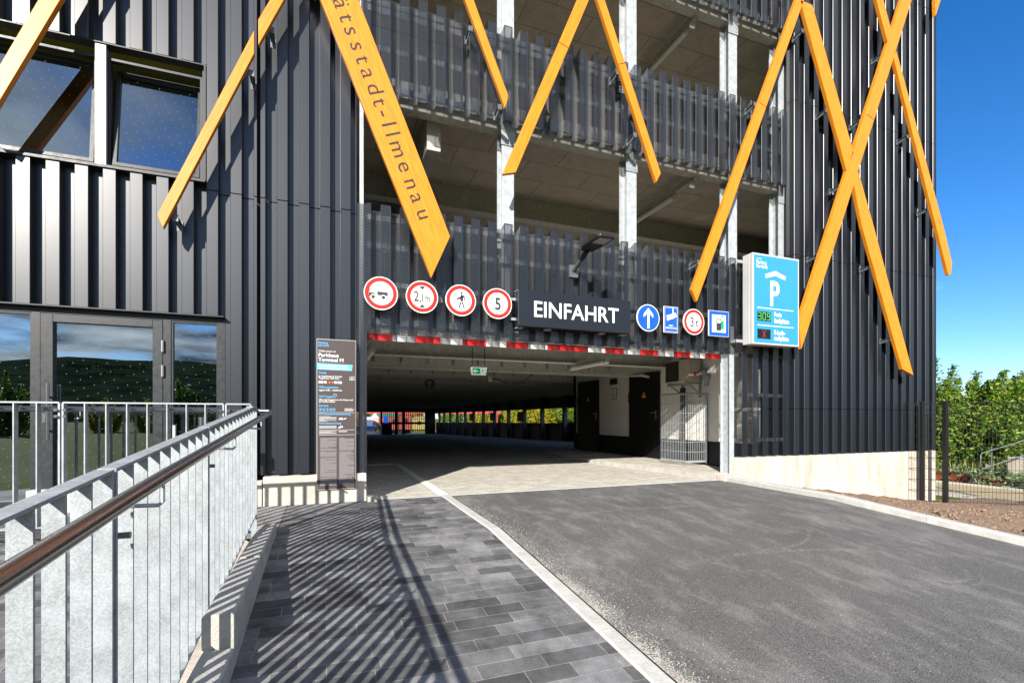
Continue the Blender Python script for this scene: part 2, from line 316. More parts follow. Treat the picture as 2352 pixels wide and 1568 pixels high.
def hillmat():
    m = bpy.data.materials.new('wooded_hill'); m.use_nodes = True; t = m.node_tree; t.nodes.remove(t.nodes['Principled BSDF'])
    c = N(t, 'ShaderNodeTexCoord'); n = N(t, 'ShaderNodeTexNoise'); n.inputs['Scale'].default_value = .06; n.inputs['Detail'].default_value = 10; L(t, c.outputs['Object'], n.inputs['Vector'])
    r = N(t, 'ShaderNodeValToRGB'); r.color_ramp.elements[0].position = .38; r.color_ramp.elements[0].color = (.012, .022, .014, 1); r.color_ramp.elements[1].position = .62; r.color_ramp.elements[1].color = (.035, .052, .026, 1)
    L(t, n.outputs[0], r.inputs[0]); d = N(t, 'ShaderNodeBsdfDiffuse'); L(t, r.outputs[0], d.inputs[0]); L(t, d.outputs[0], t.nodes['Material Output'].inputs[0]); return m
m_hill = hillmat()

def leafmat(name, c1, c2, c3, tr=.35):
    m = bpy.data.materials.new(name); m.use_nodes = True; t = m.node_tree; b = t.nodes['Principled BSDF']
    gi = N(t, 'ShaderNodeNewGeometry'); r = N(t, 'ShaderNodeValToRGB')
    e = r.color_ramp.elements; e[0].position = 0; e[0].color = (*c1, 1); e[1].position = 1; e[1].color = (*c3, 1); k = e.new(.6); k.color = (*c2, 1)
    L(t, gi.outputs['Random Per Island'], r.inputs[0]); L(t, r.outputs[0], b.inputs['Base Color']); b.inputs['Roughness'].default_value = .5
    tl = N(t, 'ShaderNodeBsdfTranslucent'); L(t, r.outputs[0], tl.inputs[0]); mxs = N(t, 'ShaderNodeMixShader'); mxs.inputs[0].default_value = tr
    L(t, b.outputs[0], mxs.inputs[1]); L(t, tl.outputs[0], mxs.inputs[2]); L(t, mxs.outputs[0], t.nodes['Material Output'].inputs[0])
    return m
m_leaf = leafmat('shrub_leaves', (.04, .11, .008), (.12, .235, .016), (.34, .38, .04), .32)
m_leafy = leafmat('yellowing_leaves', (.2, .26, .01), (.45, .43, .02), (.6, .40, .03), .4)
m_weed = leafmat('pale_ground_plant_leaves', (.10, .18, .06), (.25, .33, .17), (.4, .45, .3))
m_gr = leafmat('dry_grass_blades', (.2, .28, .04), (.35, .37, .08), (.6, .48, .2))

# ------------------------------------------------------------------ mesh builder
class MB:
    def __init__(s): s.v = []; s.f = []; s.uv = []
    def face(s, pts, uv=None):
        i = len(s.v); s.v += [tuple(q) for q in pts]; s.f.append(tuple(range(i, i+len(pts)))); s.uv.append(uv or [(0, 0)]*len(pts))
    def box(s, x0, x1, y0, y1, z0, z1):
        i = len(s.v); s.v += [(x0, y0, z0), (x1, y0, z0), (x1, y1, z0), (x0, y1, z0), (x0, y0, z1), (x1, y0, z1), (x1, y1, z1), (x0, y1, z1)]
        for q in ((0, 3, 2, 1), (4, 5, 6, 7), (0, 1, 5, 4), (1, 2, 6, 5), (2, 3, 7, 6), (3, 0, 4, 7)):
            s.f.append(tuple(i+k for k in q)); s.uv.append([(0, 0)]*4)
        return s
    def bar(s, a, b, wd, ht, up=(0, 0, 1)):
        a = Vector(a); b = Vector(b); d = (b-a).normalized(); up = Vector(up)
        x = d.cross(up)
        if x.length < 1e-4: x = d.cross(Vector((1, 0, 0)))
        x.normalize(); u = x.cross(d)
        i = len(s.v)
        for q in (a, b):
            for sx, su in ((-1, -1), (1, -1), (1, 1), (-1, 1)): s.v.append(tuple(q+x*sx*wd/2+u*su*ht/2))
        for q in ((0, 3, 2, 1), (4, 5, 6, 7), (0, 1, 5, 4), (1, 2, 6, 5), (2, 3, 7, 6), (3, 0, 4, 7)):
            s.f.append(tuple(i+k for k in q)); s.uv.append([(0, 0)]*4)
        return s
    def tube(s, pts, r, n=10, cap=True):
        pts = [Vector(q) for q in pts]; rs = r if isinstance(r, (list, tuple)) else [r]*len(pts)
        base = len(s.v); ref = None
        for k, q in enumerate(pts):
            d = (pts[min(k+1, len(pts)-1)]-pts[max(k-1, 0)]).normalized()
            if ref is None: ref = d.cross(Vector((0, 0, 1)) if abs(d.z) < .9 else Vector((1, 0, 0))).normalized()
            ref = (ref-d*ref.dot(d)).normalized(); u = d.cross(ref)
            for j in range(n):
                a = 2*math.pi*j/n; s.v.append(tuple(q+(ref*math.cos(a)+u*math.sin(a))*rs[k]))
        for k in range(len(pts)-1):
            for j in range(n):
                s.f.append((base+k*n+j, base+k*n+(j+1) % n, base+(k+1)*n+(j+1) % n, base+(k+1)*n+j)); s.uv.append([(0, 0)]*4)
        if cap:
            s.f.append(tuple(base+j for j in reversed(range(n)))); s.uv.append([(0, 0)]*n)
            e = base+(len(pts)-1)*n; s.f.append(tuple(e+j for j in range(n))); s.uv.append([(0, 0)]*n)
        return s
    def prism(s, pts, off, uvdir=None):
        """closed polygon pts (3D) extruded by vector off"""
        off = Vector(off); pts = [Vector(q) for q in pts]; n = len(pts); i = len(s.v)
        s.v += [tuple(q) for q in pts]+[tuple(q+off) for q in pts]
        def uvs(ix):
            if not uvdir: return [(0, 0)]*len(ix)
            d, e = uvdir; o = []
            for k in ix:
                q = Vector(s.v[k]); o.append((q.dot(d), q.dot(e)+q.y))
            return o
        f = tuple(range(i, i+n)); s.f.append(f); s.uv.append(uvs(f))
        f = tuple(range(i+2*n-1, i+n-1, -1)); s.f.append(f); s.uv.append(uvs(f))
        for k in range(n):
            f = (i+k, i+n+k, i+n+(k+1) % n, i+(k+1) % n); s.f.append(f); s.uv.append(uvs(f))
        return s
    def disc(s, c, r, y0, y1, n=40, r2=None):
        return s.prism([(c[0]+r*math.cos(2*math.pi*k/n), y0, c[2]+(r2 or r)*math.sin(2*math.pi*k/n)) for k in range(n)], (0, y1-y0, 0))
    def build(s, name, m, parent=None, smooth=False, bevel=0, recalc=True):
        me = bpy.data.meshes.new(name); me.from_pydata(s.v, [], s.f)
        ul = me.uv_layers.new(name='UVMap'); fl = [c for f in s.uv for q in f for c in q]; ul.data.foreach_set('uv', fl)
        me.materials.append(m)
        if recalc:
            import bmesh
            bm = bmesh.new(); bm.from_mesh(me); bmesh.ops.recalc_face_normals(bm, faces=bm.faces); bm.to_mesh(me); bm.free()
        if smooth: me.polygons.foreach_set('use_smooth', [True]*len(me.polygons)); me.set_sharp_from_angle(angle=R(35))
        o = bpy.data.objects.new(name, me); col.objects.link(o)
        if bevel:
            bv = o.modifiers.new('bevel', 'BEVEL'); bv.width = bevel; bv.segments = 2; bv.limit_method = 'ANGLE'
        if parent: o.parent = parent; o.matrix_parent_inverse = Matrix.Translation(-parent.location) if parent.parent is None and parent.type == 'EMPTY' else Matrix.Identity(4)
        return o
def rect(x0, x1, y0, y1, z0, z1): return MB().box(x0, x1, y0, y1, z0, z1)
def tag(o, label=None, cat=None, group=None, kind=None):
    if label: o['label'] = label
    if cat: o['category'] = cat
    if group: o['group'] = group
    if kind: o['kind'] = kind
    return o
def thing(name, loc, label, cat, group=None):
    o = bpy.data.objects.new(name, None); col.objects.link(o); o.location = loc; o.empty_display_size = .2
    return tag(o, label, cat, group)
def copy_thing(o, off, label=None, group=None):
    def rec(a, par):
        c = a.copy(); col.objects.link(c)
        if par: c.parent = par
        for ch in a.children: rec(ch, c)
        return c
    c = rec(o, None); c.location = o.location+Vector(off)
    if label: c['label'] = label
    if group: c['group'] = group
    return c
def texts(items, y, name, m, parent, thick=.001):
    """items: (string, x, z, height, [align], [xscale], [bold], [basis]) lettering facing -Y as one mesh"""
    mb = MB()
    for it in items:
        st, x, z, h = it[:4]; al = it[4] if len(it) > 4 else 'LEFT'; xs = it[5] if len(it) > 5 else 1; bd = it[6] if len(it) > 6 else 0; bs = it[7] if len(it) > 7 else None
        cu = bpy.data.curves.new('t', 'FONT'); cu.body = st; cu.size = h/.72; cu.align_x = al; cu.resolution_u = 3; cu.offset = bd*h; cu.fill_mode = 'FRONT'
        if al == 'CENTER' and bs: cu.align_y = 'CENTER'
        o = bpy.data.objects.new('t', cu); col.objects.link(o)
        dg = bpy.context.evaluated_depsgraph_get(); me = o.evaluated_get(dg).to_mesh()
        i = len(mb.v)
        for v in me.vertices:
            if bs:
                d, u = bs; q = Vector((x, y, z))+d*v.co.x*xs+u*v.co.y; mb.v.append(tuple(q))
            else: mb.v.append((x+v.co.x*xs, y, z+v.co.y))
        for f in me.polygons: mb.f.append(tuple(i+k for k in f.vertices)); mb.uv.append([(0, 0)]*len(f.vertices))
        o.evaluated_get(dg).to_mesh_clear(); bpy.data.objects.remove(o); bpy.data.curves.remove(cu)
    return mb.build(name, m, parent, recalc=False)

# ================================================================== GROUND
def lerp(a, b, t): return a+(b-a)*t
def interp(tab, y):
    tab = sorted(tab)
    if y <= tab[0][0]: return tab[0][1]
    for (a, b), (c, d) in zip(tab, tab[1:]):
        if y <= c: return lerp(b, d, (y-a)/(c-a))
    return tab[-1][1]
def XR(Y): return interp([(0, 6.24), (-1.4, 6.225), (-2.2, 6.245), (-3.0, 6.325), (-3.8, 6.43), (-6, 6.75), (-14, 7.6)], Y)
def XL(Y): return interp([(0, 1.45), (-1.2, 1.462), (-2.0, 1.476), (-4.5, 1.51), (-14, 1.65)], Y)
def sheet(name, xa, xb, ys, dz, m, nx=24, gf=g):
    mb = MB(); rows = []
    for Y in ys:
        a, b = xa(Y), xb(Y); r = []
        for i in range(nx+1):
            X = lerp(a, b, i/nx); r.append(len(mb.v)); mb.v.append((X, Y, gf(X, Y)+dz))
        rows.append(r)
    for r0, r1 in zip(rows, rows[1:]):
        for i in range(nx): mb.f.append((r0[i], r0[i+1], r1[i+1], r1[i])); mb.uv.append([(0, 0)]*4)
    return mb.build(name, m, smooth=True)
ys = [-14+.25*i for i in range(57)]
road = tag(sheet('asphalt_road', lambda Y: XL(Y)+.13, XR, ys, 0, m_asph), kind='structure')
path = tag(sheet('paved_path', lambda Y: -.44, XL, ys, 0, m_path), kind='structure')
tag(sheet('paved_edge_strip', lambda Y: -.82, lambda Y: -.44, [-1.62+.06*i for i in range(28)], .004, m_pathl, 4), kind='structure')
tag(sheet('soil_bed', lambda Y: XR(Y)+.15, lambda Y: 13.7, ys, .02, m_soil, 40, lambda X, Y: g(X, Y)+.035*math.sin(X*5.1)*math.sin(Y*3.7)+.02*math.sin(X*13+Y*9)-.02*max(0, X-11)), kind='structure')
def kerb(name, xf, wd, h, ys, m, label=None):
    mb = MB(); prof = [(0, -.15), (0, h-.012), (.012, h), (wd-.03, h), (wd, h-.03), (wd, -.15)]
    n = len(prof); rows = []
    for Y in ys:
        i = len(mb.v); rows.append(i)
        for dx, dz in prof: X = xf(Y)+dx; mb.v.append((X, Y, g(min(X, xf(Y)+.05), Y)+dz))
    for a, b in zip(rows, rows[1:]):
        for k in range(n-1): mb.f.append((a+k, a+k+1, b+k+1, b+k)); mb.uv.append([(0, 0)]*4)
    for a in (rows[0], rows[-1]): mb.f.append(tuple(a+k for k in range(n))); mb.uv.append([(0, 0)]*n)
    return tag(mb.build(name, m), kind='structure')
def kerbrun(name, xf, wd, h, y0, y1, step, m):
    y = y0; k = 0
    while y > y1:
        e = max(y1, y-step); kerb(name, xf, wd, h, [y-(y-e-.006)*i/8 for i in range(9)], m); y = e; k += 1
kerbrun('kerb', XL, .135, .012, 0, -14, 1.0, m_kerb)
kerbrun('kerb', XR, .15, .075, -.02, -14, 1.0, m_kerb)
# base ground to the horizon
def gg(X, Y):
    if Y <= 0 and -9 < X < 13.8: return g(X, Y)-.06
    if Y <= 0:
        if X >= 13.8: return lerp(g(13, Y)-.05, -.82, min(1, (X-13)/3))-.02*0
        return p(Y)-.06
    if X > 12.2: return -.74-.03*min(3, X-12.2)
    return -1.3
gx = [-1500, -600, -200, -80, -40, -20, -12, -9]+[-9+i*.5 for i in range(1, 64)]+[24, 30, 40, 60, 120, 300, 800, 1500]
gy = [-1500, -700, -300, -120, -60, -30, -20, -15, -12]+[-12+i*.5 for i in range(1, 24)]+[-.05, .05, .5, 1, 2, 4, 8, 16, 30, 60, 120, 300, 700, 1500]
mb = MB()
for Y in gy:
    for X in gx: mb.v.append((X, Y, gg(X, Y)))
for j in range(len(gy)-1):
    for i in range(len(gx)-1):
        a = j*len(gx)+i; mb.f.append((a, a+1, a+1+len(gx), a+len(gx))); mb.uv.append([(0, 0)]*4)
tag(mb.build('ground', m_grass, smooth=True), kind='structure')
def flat(name, x0, x1, y0, y1, z, m): return tag(rect(x0, x1, y0, y1, z-.3, z).build(name, m), kind='structure')
flat('sandy_path', 13.75, 16.0, -30, 60, -.74, m_sand)
tag(rect(13.62, 13.75, -30, 60, -1, -.71).build('kerb', m_kerb), kind='structure')
tag(rect(16.0, 16.12, -30, 60, -1, -.70).build('kerb', m_kerb), kind='structure')
# hills behind the viewer, seen in the panes
mb = MB(); rr_ = [(260, 0), (420, .45), (600, .8), (800, 1)]
na = 90
for k, (rad, hh) in enumerate(rr_):
    for i in range(na+1):
        f_ = i/na; a = R(172+f_*176); hmax = (62+16*math.sin(a*3+1)+8*math.sin(a*7)+3*math.sin(a*19)+2*math.sin(a*41))*min(1, 5*f_, 5*(1-f_))
        mb.v.append((rad*math.cos(a), rad*math.sin(a), -2+hmax*hh))
for k in range(3):
    for i in range(na): a = k*(na+1)+i; mb.f.append((a, a+1, a+na+2, a+na+1)); mb.uv.append([(0, 0)]*4)
tag(mb.build('hills', m_hill, smooth=True), kind='structure')

# garage floor
def gfl(Y): return 0 if Y < 7.5 else -.018*(Y-7.5)
mb = MB()
for Y in (0.0, 2, 4, 7.5, 12, 20, 30, 40, 56):
    for X in (.34, 1.39, 1.4, 6.2, 12.1): mb.v.append((X if not (Y > 6 and X == .34) else -16, Y, gfl(Y)-(.003 if 1==1 else 0)))
for j in range(8):
    for i in range(4): a = j*5+i; mb.f.append((a, a+1, a+6, a+5)); mb.uv.append([(0, 0)]*4)
tag(mb.build('garage_floor', m_tan), kind='structure')
m_line = mat('pale_marking', (.85, .84, .80), .8, noise=(30, .12, 5))
tag(rect(1.45, 1.57, .06, 4.95, -.02, .004).build('lane_marking', m_line), kind='structure')
tag(rect(.36, 1.45, 4.85, 4.95, -.02, .004).build('lane_marking', m_line), kind='structure')
tag(rect(.36, 6.2, -.012, .055, -.02, .006).build('threshold_strip', m_kerb), kind='structure')
a_ = onZ(*zp(1015, 1125), 0); b_ = onZ(*zp(1185, 1158), 0)
tag(MB().bar((a_.x, a_.y, .0), (b_.x, b_.y, .0), .12, .008).build('lane_marking', m_line), kind='structure')
# raised footway along the inner wall
mb = MB(); edge = [(6.28, .06), (6.20, .9), (6.05, 1.9), (5.93, 2.8), (5.86, 3.6), (5.84, 4.6), (5.9, 6.4), (6.6, 7.4)]
mb.prism([(x, y, -.02) for x, y in edge]+[(7.28, 7.4, -.02), (7.28, .06, -.02)], (0, 0, .115))
tag(mb.build('raised_footway', m_tan, bevel=.01), kind='structure')
mb = MB()
for (xa, ya), (xb, yb) in zip(edge, edge[1:]): mb.bar((xa-.03, ya, .035), (xb-.03, yb, .035), .07, .11)
tag(mb.build('kerb', m_concg), kind='structure')

# ================================================================== BUILDING
bld = thing('parking_garage', (5.7, 0, 0), 'dark multi-storey parking garage with ribbed black cladding, perforated bands and ochre diagonal struts', 'parking garage')
PT = .2425; RW = .118; DEP = .095
def ribs(x0, x1, z0, z1, pitch, phase, fw, dep=DEP, sl=.006, y0=0, cut=0):
    """folded sheet between x0 and x1: front flats at y0, recesses at y0+dep"""
    prof = []; k = math.floor((x0-phase)/pitch)-1
    while True:
        a = phase+k*pitch
        for q in ((a, y0+.004), (a+.004, y0), (a+fw-.004, y0), (a+fw, y0+.004), (a+fw+sl, y0+dep), (a+pitch-sl, y0+dep)): prof.append(q)
        if a > x1: break
        k += 1
    out = []
    for (xa, ya), (xb, yb) in zip(prof, prof[1:]):
        if xb <= x0 or xa >= x1: continue
        A, B = (xa, ya), (xb, yb)
        if xa < x0: t = (x0-xa)/(xb-xa); A = (x0, lerp(ya, yb, t))
        if xb > x1: t = (x1-xa)/(xb-xa); B = (x1, lerp(ya, yb, t))
        if not out: out.append(A)
        out.append(B)
    mb = MB(); u = 0; i = 0
    n = 0
    for k in range(len(out)-1):
        (xa, ya), (xb, yb) = out[k], out[k+1]; l = math.hypot(xb-xa, yb-ya)
        ca, cb2 = (cut if ya > y0+dep*.5 else 0), (cut if yb > y0+dep*.5 else 0)
        mb.face([(xa, ya, z0), (xb, yb, z0), (xb, yb, z1-cb2), (xa, ya, z1-ca)], [(u, z0), (u+l, z0), (u+l, z1-cb2), (u, z1-ca)]); u += l
    return mb, out
def cladding(x0, x1, z0, z1, pitch=PT, phase=-2.99, fw=RW):
    mb, out = ribs(x0, x1, z0, z1, pitch, phase, fw)
    # returned folds at top and bottom edge, rivets in the recesses
    for zz in (z0+.002, z1-.002):
        for (xa, ya), (xb, yb) in zip(out, out[1:]):
            mb.face([(xa, ya, zz), (xb, yb, zz), (xb, yb+.012, zz), (xa, ya+.012, zz)])
    for zz in (z0+.06, z1-.06):
        for (xa, ya), (xb, yb) in zip(out, out[1:]):
            if abs(ya-yb) < 1e-6 and ya > .05 and xb-xa > .08:
                for xx in (xa+.02, xb-.02): mb.disc((xx, 0, zz), .006, ya-.006, ya, 8)
    o = mb.build('cladding_panel', m_clad, bld, recalc=False)
    return o
J0 = 3.68
cladding(-12, -1.30, 2.24, 3.755)
for z0, z1 in ((5.12, 6.50), (6.51, 9.6)): cladding(-12, -1.295, z0, z1)
cladding(-1.295, -1.12, 2.24, J0-.006); cladding(-1.295, -.775, J0+.006, 6.50); cladding(-1.295, -.775, 6.51, 9.6)
cladding(-1.12, -.775, .37, J0-.006)
cladding(-.735, .362, .37, J0-.006, phase=-.80); cladding(-.735, .362, J0+.006, 6.50, phase=-.80); cladding(-.735, .362, 6.51, 9.6, phase=-.80)
for z0, z1 in ((.37, 1.218), (1.226, 4.038), (4.046, 6.868), (6.876, 9.685), (9.693, 12.4)): cladding(7.905, 12.14, z0, z1, pitch=.2525, phase=7.997, fw=.128)
rect(12.125, 12.145, 0, 8, .37, 12.4).build('cladding_panel', m_clad, bld); rect(12.125, 12.145, 8, 44, 1.6, 10).build('cladding_panel', m_clad, bld)
# solid wall behind the sheets (backing)
mbk = MB()
for q_ in ((-12, -1.30, 2.30, 3.70), (-12, -1.30, 5.16, 9.6), (-1.115, .34, .37, 2.3), (-1.295, .34, 2.301, 9.6), (7.96, 12.12, .37, 12.35)): rect(q_[0], q_[1], .13, .2, q_[2], q_[3]).build('backing_wall', m_black, bld)
MB().box(-1.12, .36, -.03, .125, 2.236-2.236, .0).build('x', m_conc) if 0 else None
# window-side flashing
mb = MB(); mb.box(-12, -1.30, .005, .13, 5.105, 5.118); mb.box(-12, -1.30, -.02, .13, 3.757, 3.785); mb.box(-12, -1.12, .0, .13, 2.225, 2.238)
mb.box(-1.318, -1.298, -.004, .13, 3.787, 5.104)
mb.build('flashing', m_frame, bld)
# light metal tabs of the rib ends (undersides)
# concrete plinths
rect(-.705, .475, -.045, .12, -.3, .352).build('plinth', m_conc, bld, bevel=.008)
rect(-2.9, -.715, -.02, .12, -.3, .30).build('plinth', m_conc, bld, bevel=.008)
mb = MB().prism([(6.56, -.03, .365), (12.08, -.03, .365), (12.08, -.03, -1.2), (6.56, -.03, -.3)], (0, .25, 0)); mb.build('plinth', m_conc, bld, bevel=.006)
rect(12.0, 12.12, .22, 8, -1.2, .36).build('plinth', m_conc, bld)
mb = MB()
for xx in (8.25, 9.95): mb.box(xx, xx+.008, -.0335, -.029, -.9, .36)
mb.build('plinth_joint', mat('rust_streak', (.36, .24, .15), .9), bld)
tag(rect(.48, .60, -.13, .02, -.2, .06).build('kerb', m_conc), kind='structure')
tag(rect(6.22, 6.60, -.16, .05, -.3, .085).build('kerb', m_conc, bevel=.01), kind='structure')
tag(rect(6.60, 6.75, -.10, -.03, -.3, .06).build('kerb', m_conc), kind='structure') if 0 else None
# perforated bands
def perfband(x0, x1, z0, z1, phase=.415, holes=None):
    mb = MB()
    segs = [(x0, x1, z0, z1)]
    if holes:
        hx0, hx1, hz0, hz1 = holes; segs = [(x0, hx0, z0, z1), (hx0, hx1, z0, hz0), (hx0, hx1, hz1, z1), (hx1, x1, z0, z1)]
    for s in segs:
        q, _ = ribs(s[0], s[1], s[2], s[3], PT, phase, .122, .115, cut=.045)
        i = len(mb.v); mb.v += q.v; mb.f += [tuple(i+k for k in f) for f in q.f]; mb.uv += q.uv
    return mb.build('perforated_panel', m_perf, bld, recalc=False)
perfband(.48, 6.63, 2.165, 3.81)
perfband(.365, .478, .36, 3.79, phase=.36)
perfband(6.64, 7.90, .385, 1.222, phase=6.75); perfband(6.64, 7.90, 1.23, 3.80, phase=6.75)
perfband(.365, 7.90, 5.27, 6.62); perfband(.365, 7.90, 8.09, 9.45)
for zz0, zz1, xa, xb, ph in ((2.165, 3.81, .48, 6.63, .415), (5.27, 6.62, .48, 7.9, .415), (8.09, 9.45, .48, 7.9, .415), (.385, 3.8, 6.64, 7.9, 6.75)):
    k = 0; mb = MB()      # plain borders of the sheets' flats: thin edge trims
    while ph+k*PT+.125 < xb+.05:
        a = ph+k*PT
        if a > xa-.02:
            for xx in (a, a+.115): mb.box(xx, xx+.011, -.0025, -.0005, zz0, zz1)
            for zc in (zz0, zz1-.012): mb.box(a+.012, a+.1145, -.0025, -.0005, zc, zc+.012)
        k += 1
    mb.build('sheet_border', m_clad, bld)
rect(.455, .482, -.012, .10, .36, 2.165).build('jamb_angle', m_clad, bld)
# rails and guards behind the perforated sheets
mb = MB()
for zb in (2.165, 5.27, 8.09):
    for dz in (.12, .62, 1.12, 1.48 if zb < 3 else 1.22):
        mb.box(.5, 7.85 if zb > 3 else 6.6, .122, .165, zb+dz, zb+dz+.07)
for dz in (.25, 1.05, 1.75, 2.6): mb.box(6.66, 7.88, .122, .165, .385+dz, .385+dz+.06)
mb.build('carrier_rail', m_galv, bld)
mb = MB()
for zb in (3.0, 5.82, 8.64):
    for hz in (.2, .5, .8) if zb > 3.1 else (.3, .74): mb.tube([(.45, .28, zb+hz), (7.9, .28, zb+hz)], .012, 6)
    for k in range(62): mb.box(.5+.12*k, .508+.12*k, .275, .285, zb-.15, zb+(.8 if zb > 3.1 else .74))
mb.build('guard_grille', m_brk, bld)
# columns
m_beam = galv('galvanised_ceiling_beam', (.62, .61, .56), .6, .1, 120)
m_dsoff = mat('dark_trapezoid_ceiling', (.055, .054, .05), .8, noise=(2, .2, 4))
def hcol(x0, x1, z0, z1, y=.19):
    mb = MB(); w_ = x1-x0; xa, xb = x0, x1
    mb.box(xa, xb, y, y+.014, z0, z1); mb.box(xa, xb, y+.20, y+.214, z0, z1); mb.box((xa+xb)/2-.006, (xa+xb)/2+.006, y+.014, y+.20, z0, z1)
    o = mb.build('column', m_col, bld)
    return o
for xa, xb in ((2.385, 2.575), (4.52, 4.71), (6.64, 6.83), (7.83, 8.0)):
    hcol(xa, xb, 2.64, 9.8)
    for zz in (5.03, 7.85):
        mb = MB(); mb.box(xa-.012, xb+.012, .176, .19, zz, zz+.34)
        for dx in (.03, .16):
            for dz in (.05, .12, .24, .3): mb.tube([(xa+dx, .17, zz+dz), (xa+dx, .178, zz+dz)], .012, 6)
        mb.build('splice_plate', m_galv, bld)
hcol(6.50, 6.60, .05, 2.64, .03)
rect(.40, .445, .04, .20, .35, 9.8).build('column', m_col, bld)
# slabs, beams and soffits
ny = 21
for lv in range(3):
    zs = 2.63+2.82*lv; deep = 52 if lv == 0 else 16
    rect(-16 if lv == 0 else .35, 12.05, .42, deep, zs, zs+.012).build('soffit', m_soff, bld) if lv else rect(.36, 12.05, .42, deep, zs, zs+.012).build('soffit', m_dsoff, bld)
    rect(.35, 12.05, .40, deep, zs+.02, zs+.16).build('floor_slab', m_slab, bld)
    if lv: rect(.35, 7.95, .24, .41, zs-.17, zs+.19).build('edge_beam', m_galvd, bld)
    for k in range(ny if lv == 0 else 5):
        Y = 2.55+2.45*k
        if Y > deep-.5: break
        zb = 2.18+2.82*lv; mb = MB(); xl = .36 if (Y < 6 or lv) else -16
        mb.box(xl, 12, Y-.1, Y+.1, zb, zb+.018); mb.box(xl, 12, Y-.006, Y+.006, zb+.018, zs)
        if lv == 0 and 1 <= k <= 8:
            x = 1.0
            m9 = MB()
            while x < 11.8: m9.tube([(x, Y-.03, zb+.15), (x, Y-.03, zb+.27)], [.028, .028], 8); x += .62
            cb_ = mb.build('ceiling_beam', m_beam, bld); m9.build('bolt_row', m_galv, cb_, smooth=True)
        else: mb.build('ceiling_beam', m_beam if lv == 0 else m_galvd, bld)
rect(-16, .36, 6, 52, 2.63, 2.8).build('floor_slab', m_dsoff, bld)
rect(.47, 6.6, .2, .4, 2.19, 2.6).build('lintel_beam', m_galvd, bld)
# longitudinal light rails of upper floors
for lv in (1, 2):
    zz = 5.28+2.82*(lv-1); xr_ = 6.06
    mb = MB().box(xr_-.04, xr_+.04, .35, 9, zz-.05, zz+.05); mb.box(xr_-.06, xr_+.06, .43, .445, zz-.16, zz+.1); mb.build('lamp_rail', m_galvd, bld)
rect(1.35, 1.55, .5, 12, 4.72+.2, 5.42).build('longitudinal_beam', m_slab, bld)
# side walls of the garage interior
rect(.2, .35, .2, 6, -.3, 9.8).build('interior_wall', m_slab, bld)
rect(-16.2, .2, 6, 6.15, -.3, 2.8).build('interior_wall', m_slab, bld)
rect(-16.2, -16, 6, 52, -1.2, 2.8).build('interior_wall', m_slab, bld)
rect(0, 12.1, 15.8, 16, 2.8, 9.8).build('interior_wall', m_slab, bld)
rect(11.9, 12.05, .22, 15.8, 5.8, 9.8).build('interior_wall', m_slab, bld); rect(11.9, 12.05, .22, 15.8, 2.8, 5.8).build('interior_wall', m_slab, bld)
# roof lid keeps the upper floors shaded
rect(-12, 12.1, .2, 16, 9.8, 10).build('roof_slab', m_slab, bld)
# side openings: parapet, upper band, columns along X = 12
rect(11.95, 12.1, .22, 8, -1.2, 2.8).build('side_wall', m_slab, bld)
mb = MB(); mb.box(11.95, 12.1, 8, 52, 1.6, 2.8); mb.build('side_band', m_black, bld)
mb = MB()
mb.prism([(11.98, 8, -1.2), (11.98, 50, -1.6), (11.98, 50, .56), (11.98, 8, .86)], (.08, 0, 0)); mb.build('side_parapet', m_black, bld)
m_bcol = mat('blue_grey_column', (.10, .14, .19), .5, .2)
for px in (2190, 1950, 1760, 1590, 1440, 1320, 1215, 1125, 1040, 965, 900, 850):
    q = onX(*zp(px, 900), 11.8); mb = MB().box(11.7, 11.9, q.y-.1, q.y-.086, -1.2, 2.63); mb.box(11.7, 11.9, q.y+.086, q.y+.1, -1.2, 2.63); mb.box(11.79, 11.81, q.y-.086, q.y+.086, -1.2, 2.63)
    mb.build('column', m_bcol, bld)
# wire cross bracing in two bays
for a, b in ((1240, 1310), (1345, 1450), (1620, 1730), (1780, 1900)):
    A = onX(*zp(a, 900), 11.9); B = onX(*zp(b, 900), 11.9)
    mb = MB(); mb.bar((11.9, A.y, .6), (11.9, (A.y+B.y)/2, 1.8), .03, .03); mb.bar((11.9, B.y, .6), (11.9, (A.y+B.y)/2, 1.8), .03, .03)
    mb.build('cross_bracing', m_black, bld)
for a in (1200, 1425, 1725):
    q = onX(*zp(a, 785), 11.6); tag(MB().box(11.45, 11.6, q.y-.35, q.y+.35, .85, 1.45).build('charging_box', m_black),
        {1200: 'small dark box on the garage column furthest from the entrance', 1425: 'middle dark box on a far garage column', 1725: 'largest dark box on the garage column nearest the entrance'}[a], 'wall box', 'dark boxes on the far columns')
# far end wall with gate bars and big opening
Ye = 50
A = onY(*zp(700, 900), Ye).x; Bx = onY(*zp(850, 900), Ye).x; C0 = onY(*zp(218, 900), Ye).x; G0 = onY(*zp(232, 900), Ye).x
mb = MB(); mb.box(-16, 12, Ye, Ye+.2, 1.72, 2.8); mb.box(A, 11.9, Ye, Ye+.2, -1.4, 1.72); mb.box(C0, G0, Ye, Ye+.2, -1.4, 1.72)
mb.build('end_wall', m_black, bld)
mb = MB(); x = G0
while x < A: mb.box(x, x+.07, Ye-.05, Ye, -.7, 1.72); x += .21
for zz in (.48,): mb.box(G0, A, Ye-.08, Ye, zz-.12, zz+.12)
for pxx in (388, 465): q = onY(*zp(pxx, 900), Ye).x; mb.box(q-.18, q+.18, Ye-.1, Ye, -.8, 1.72)
mb.build('gate_grille', m_black, bld)
q0 = onY(*zp(250, 760), Ye-.3); q1 = onY(*zp(303, 830), Ye-.3)
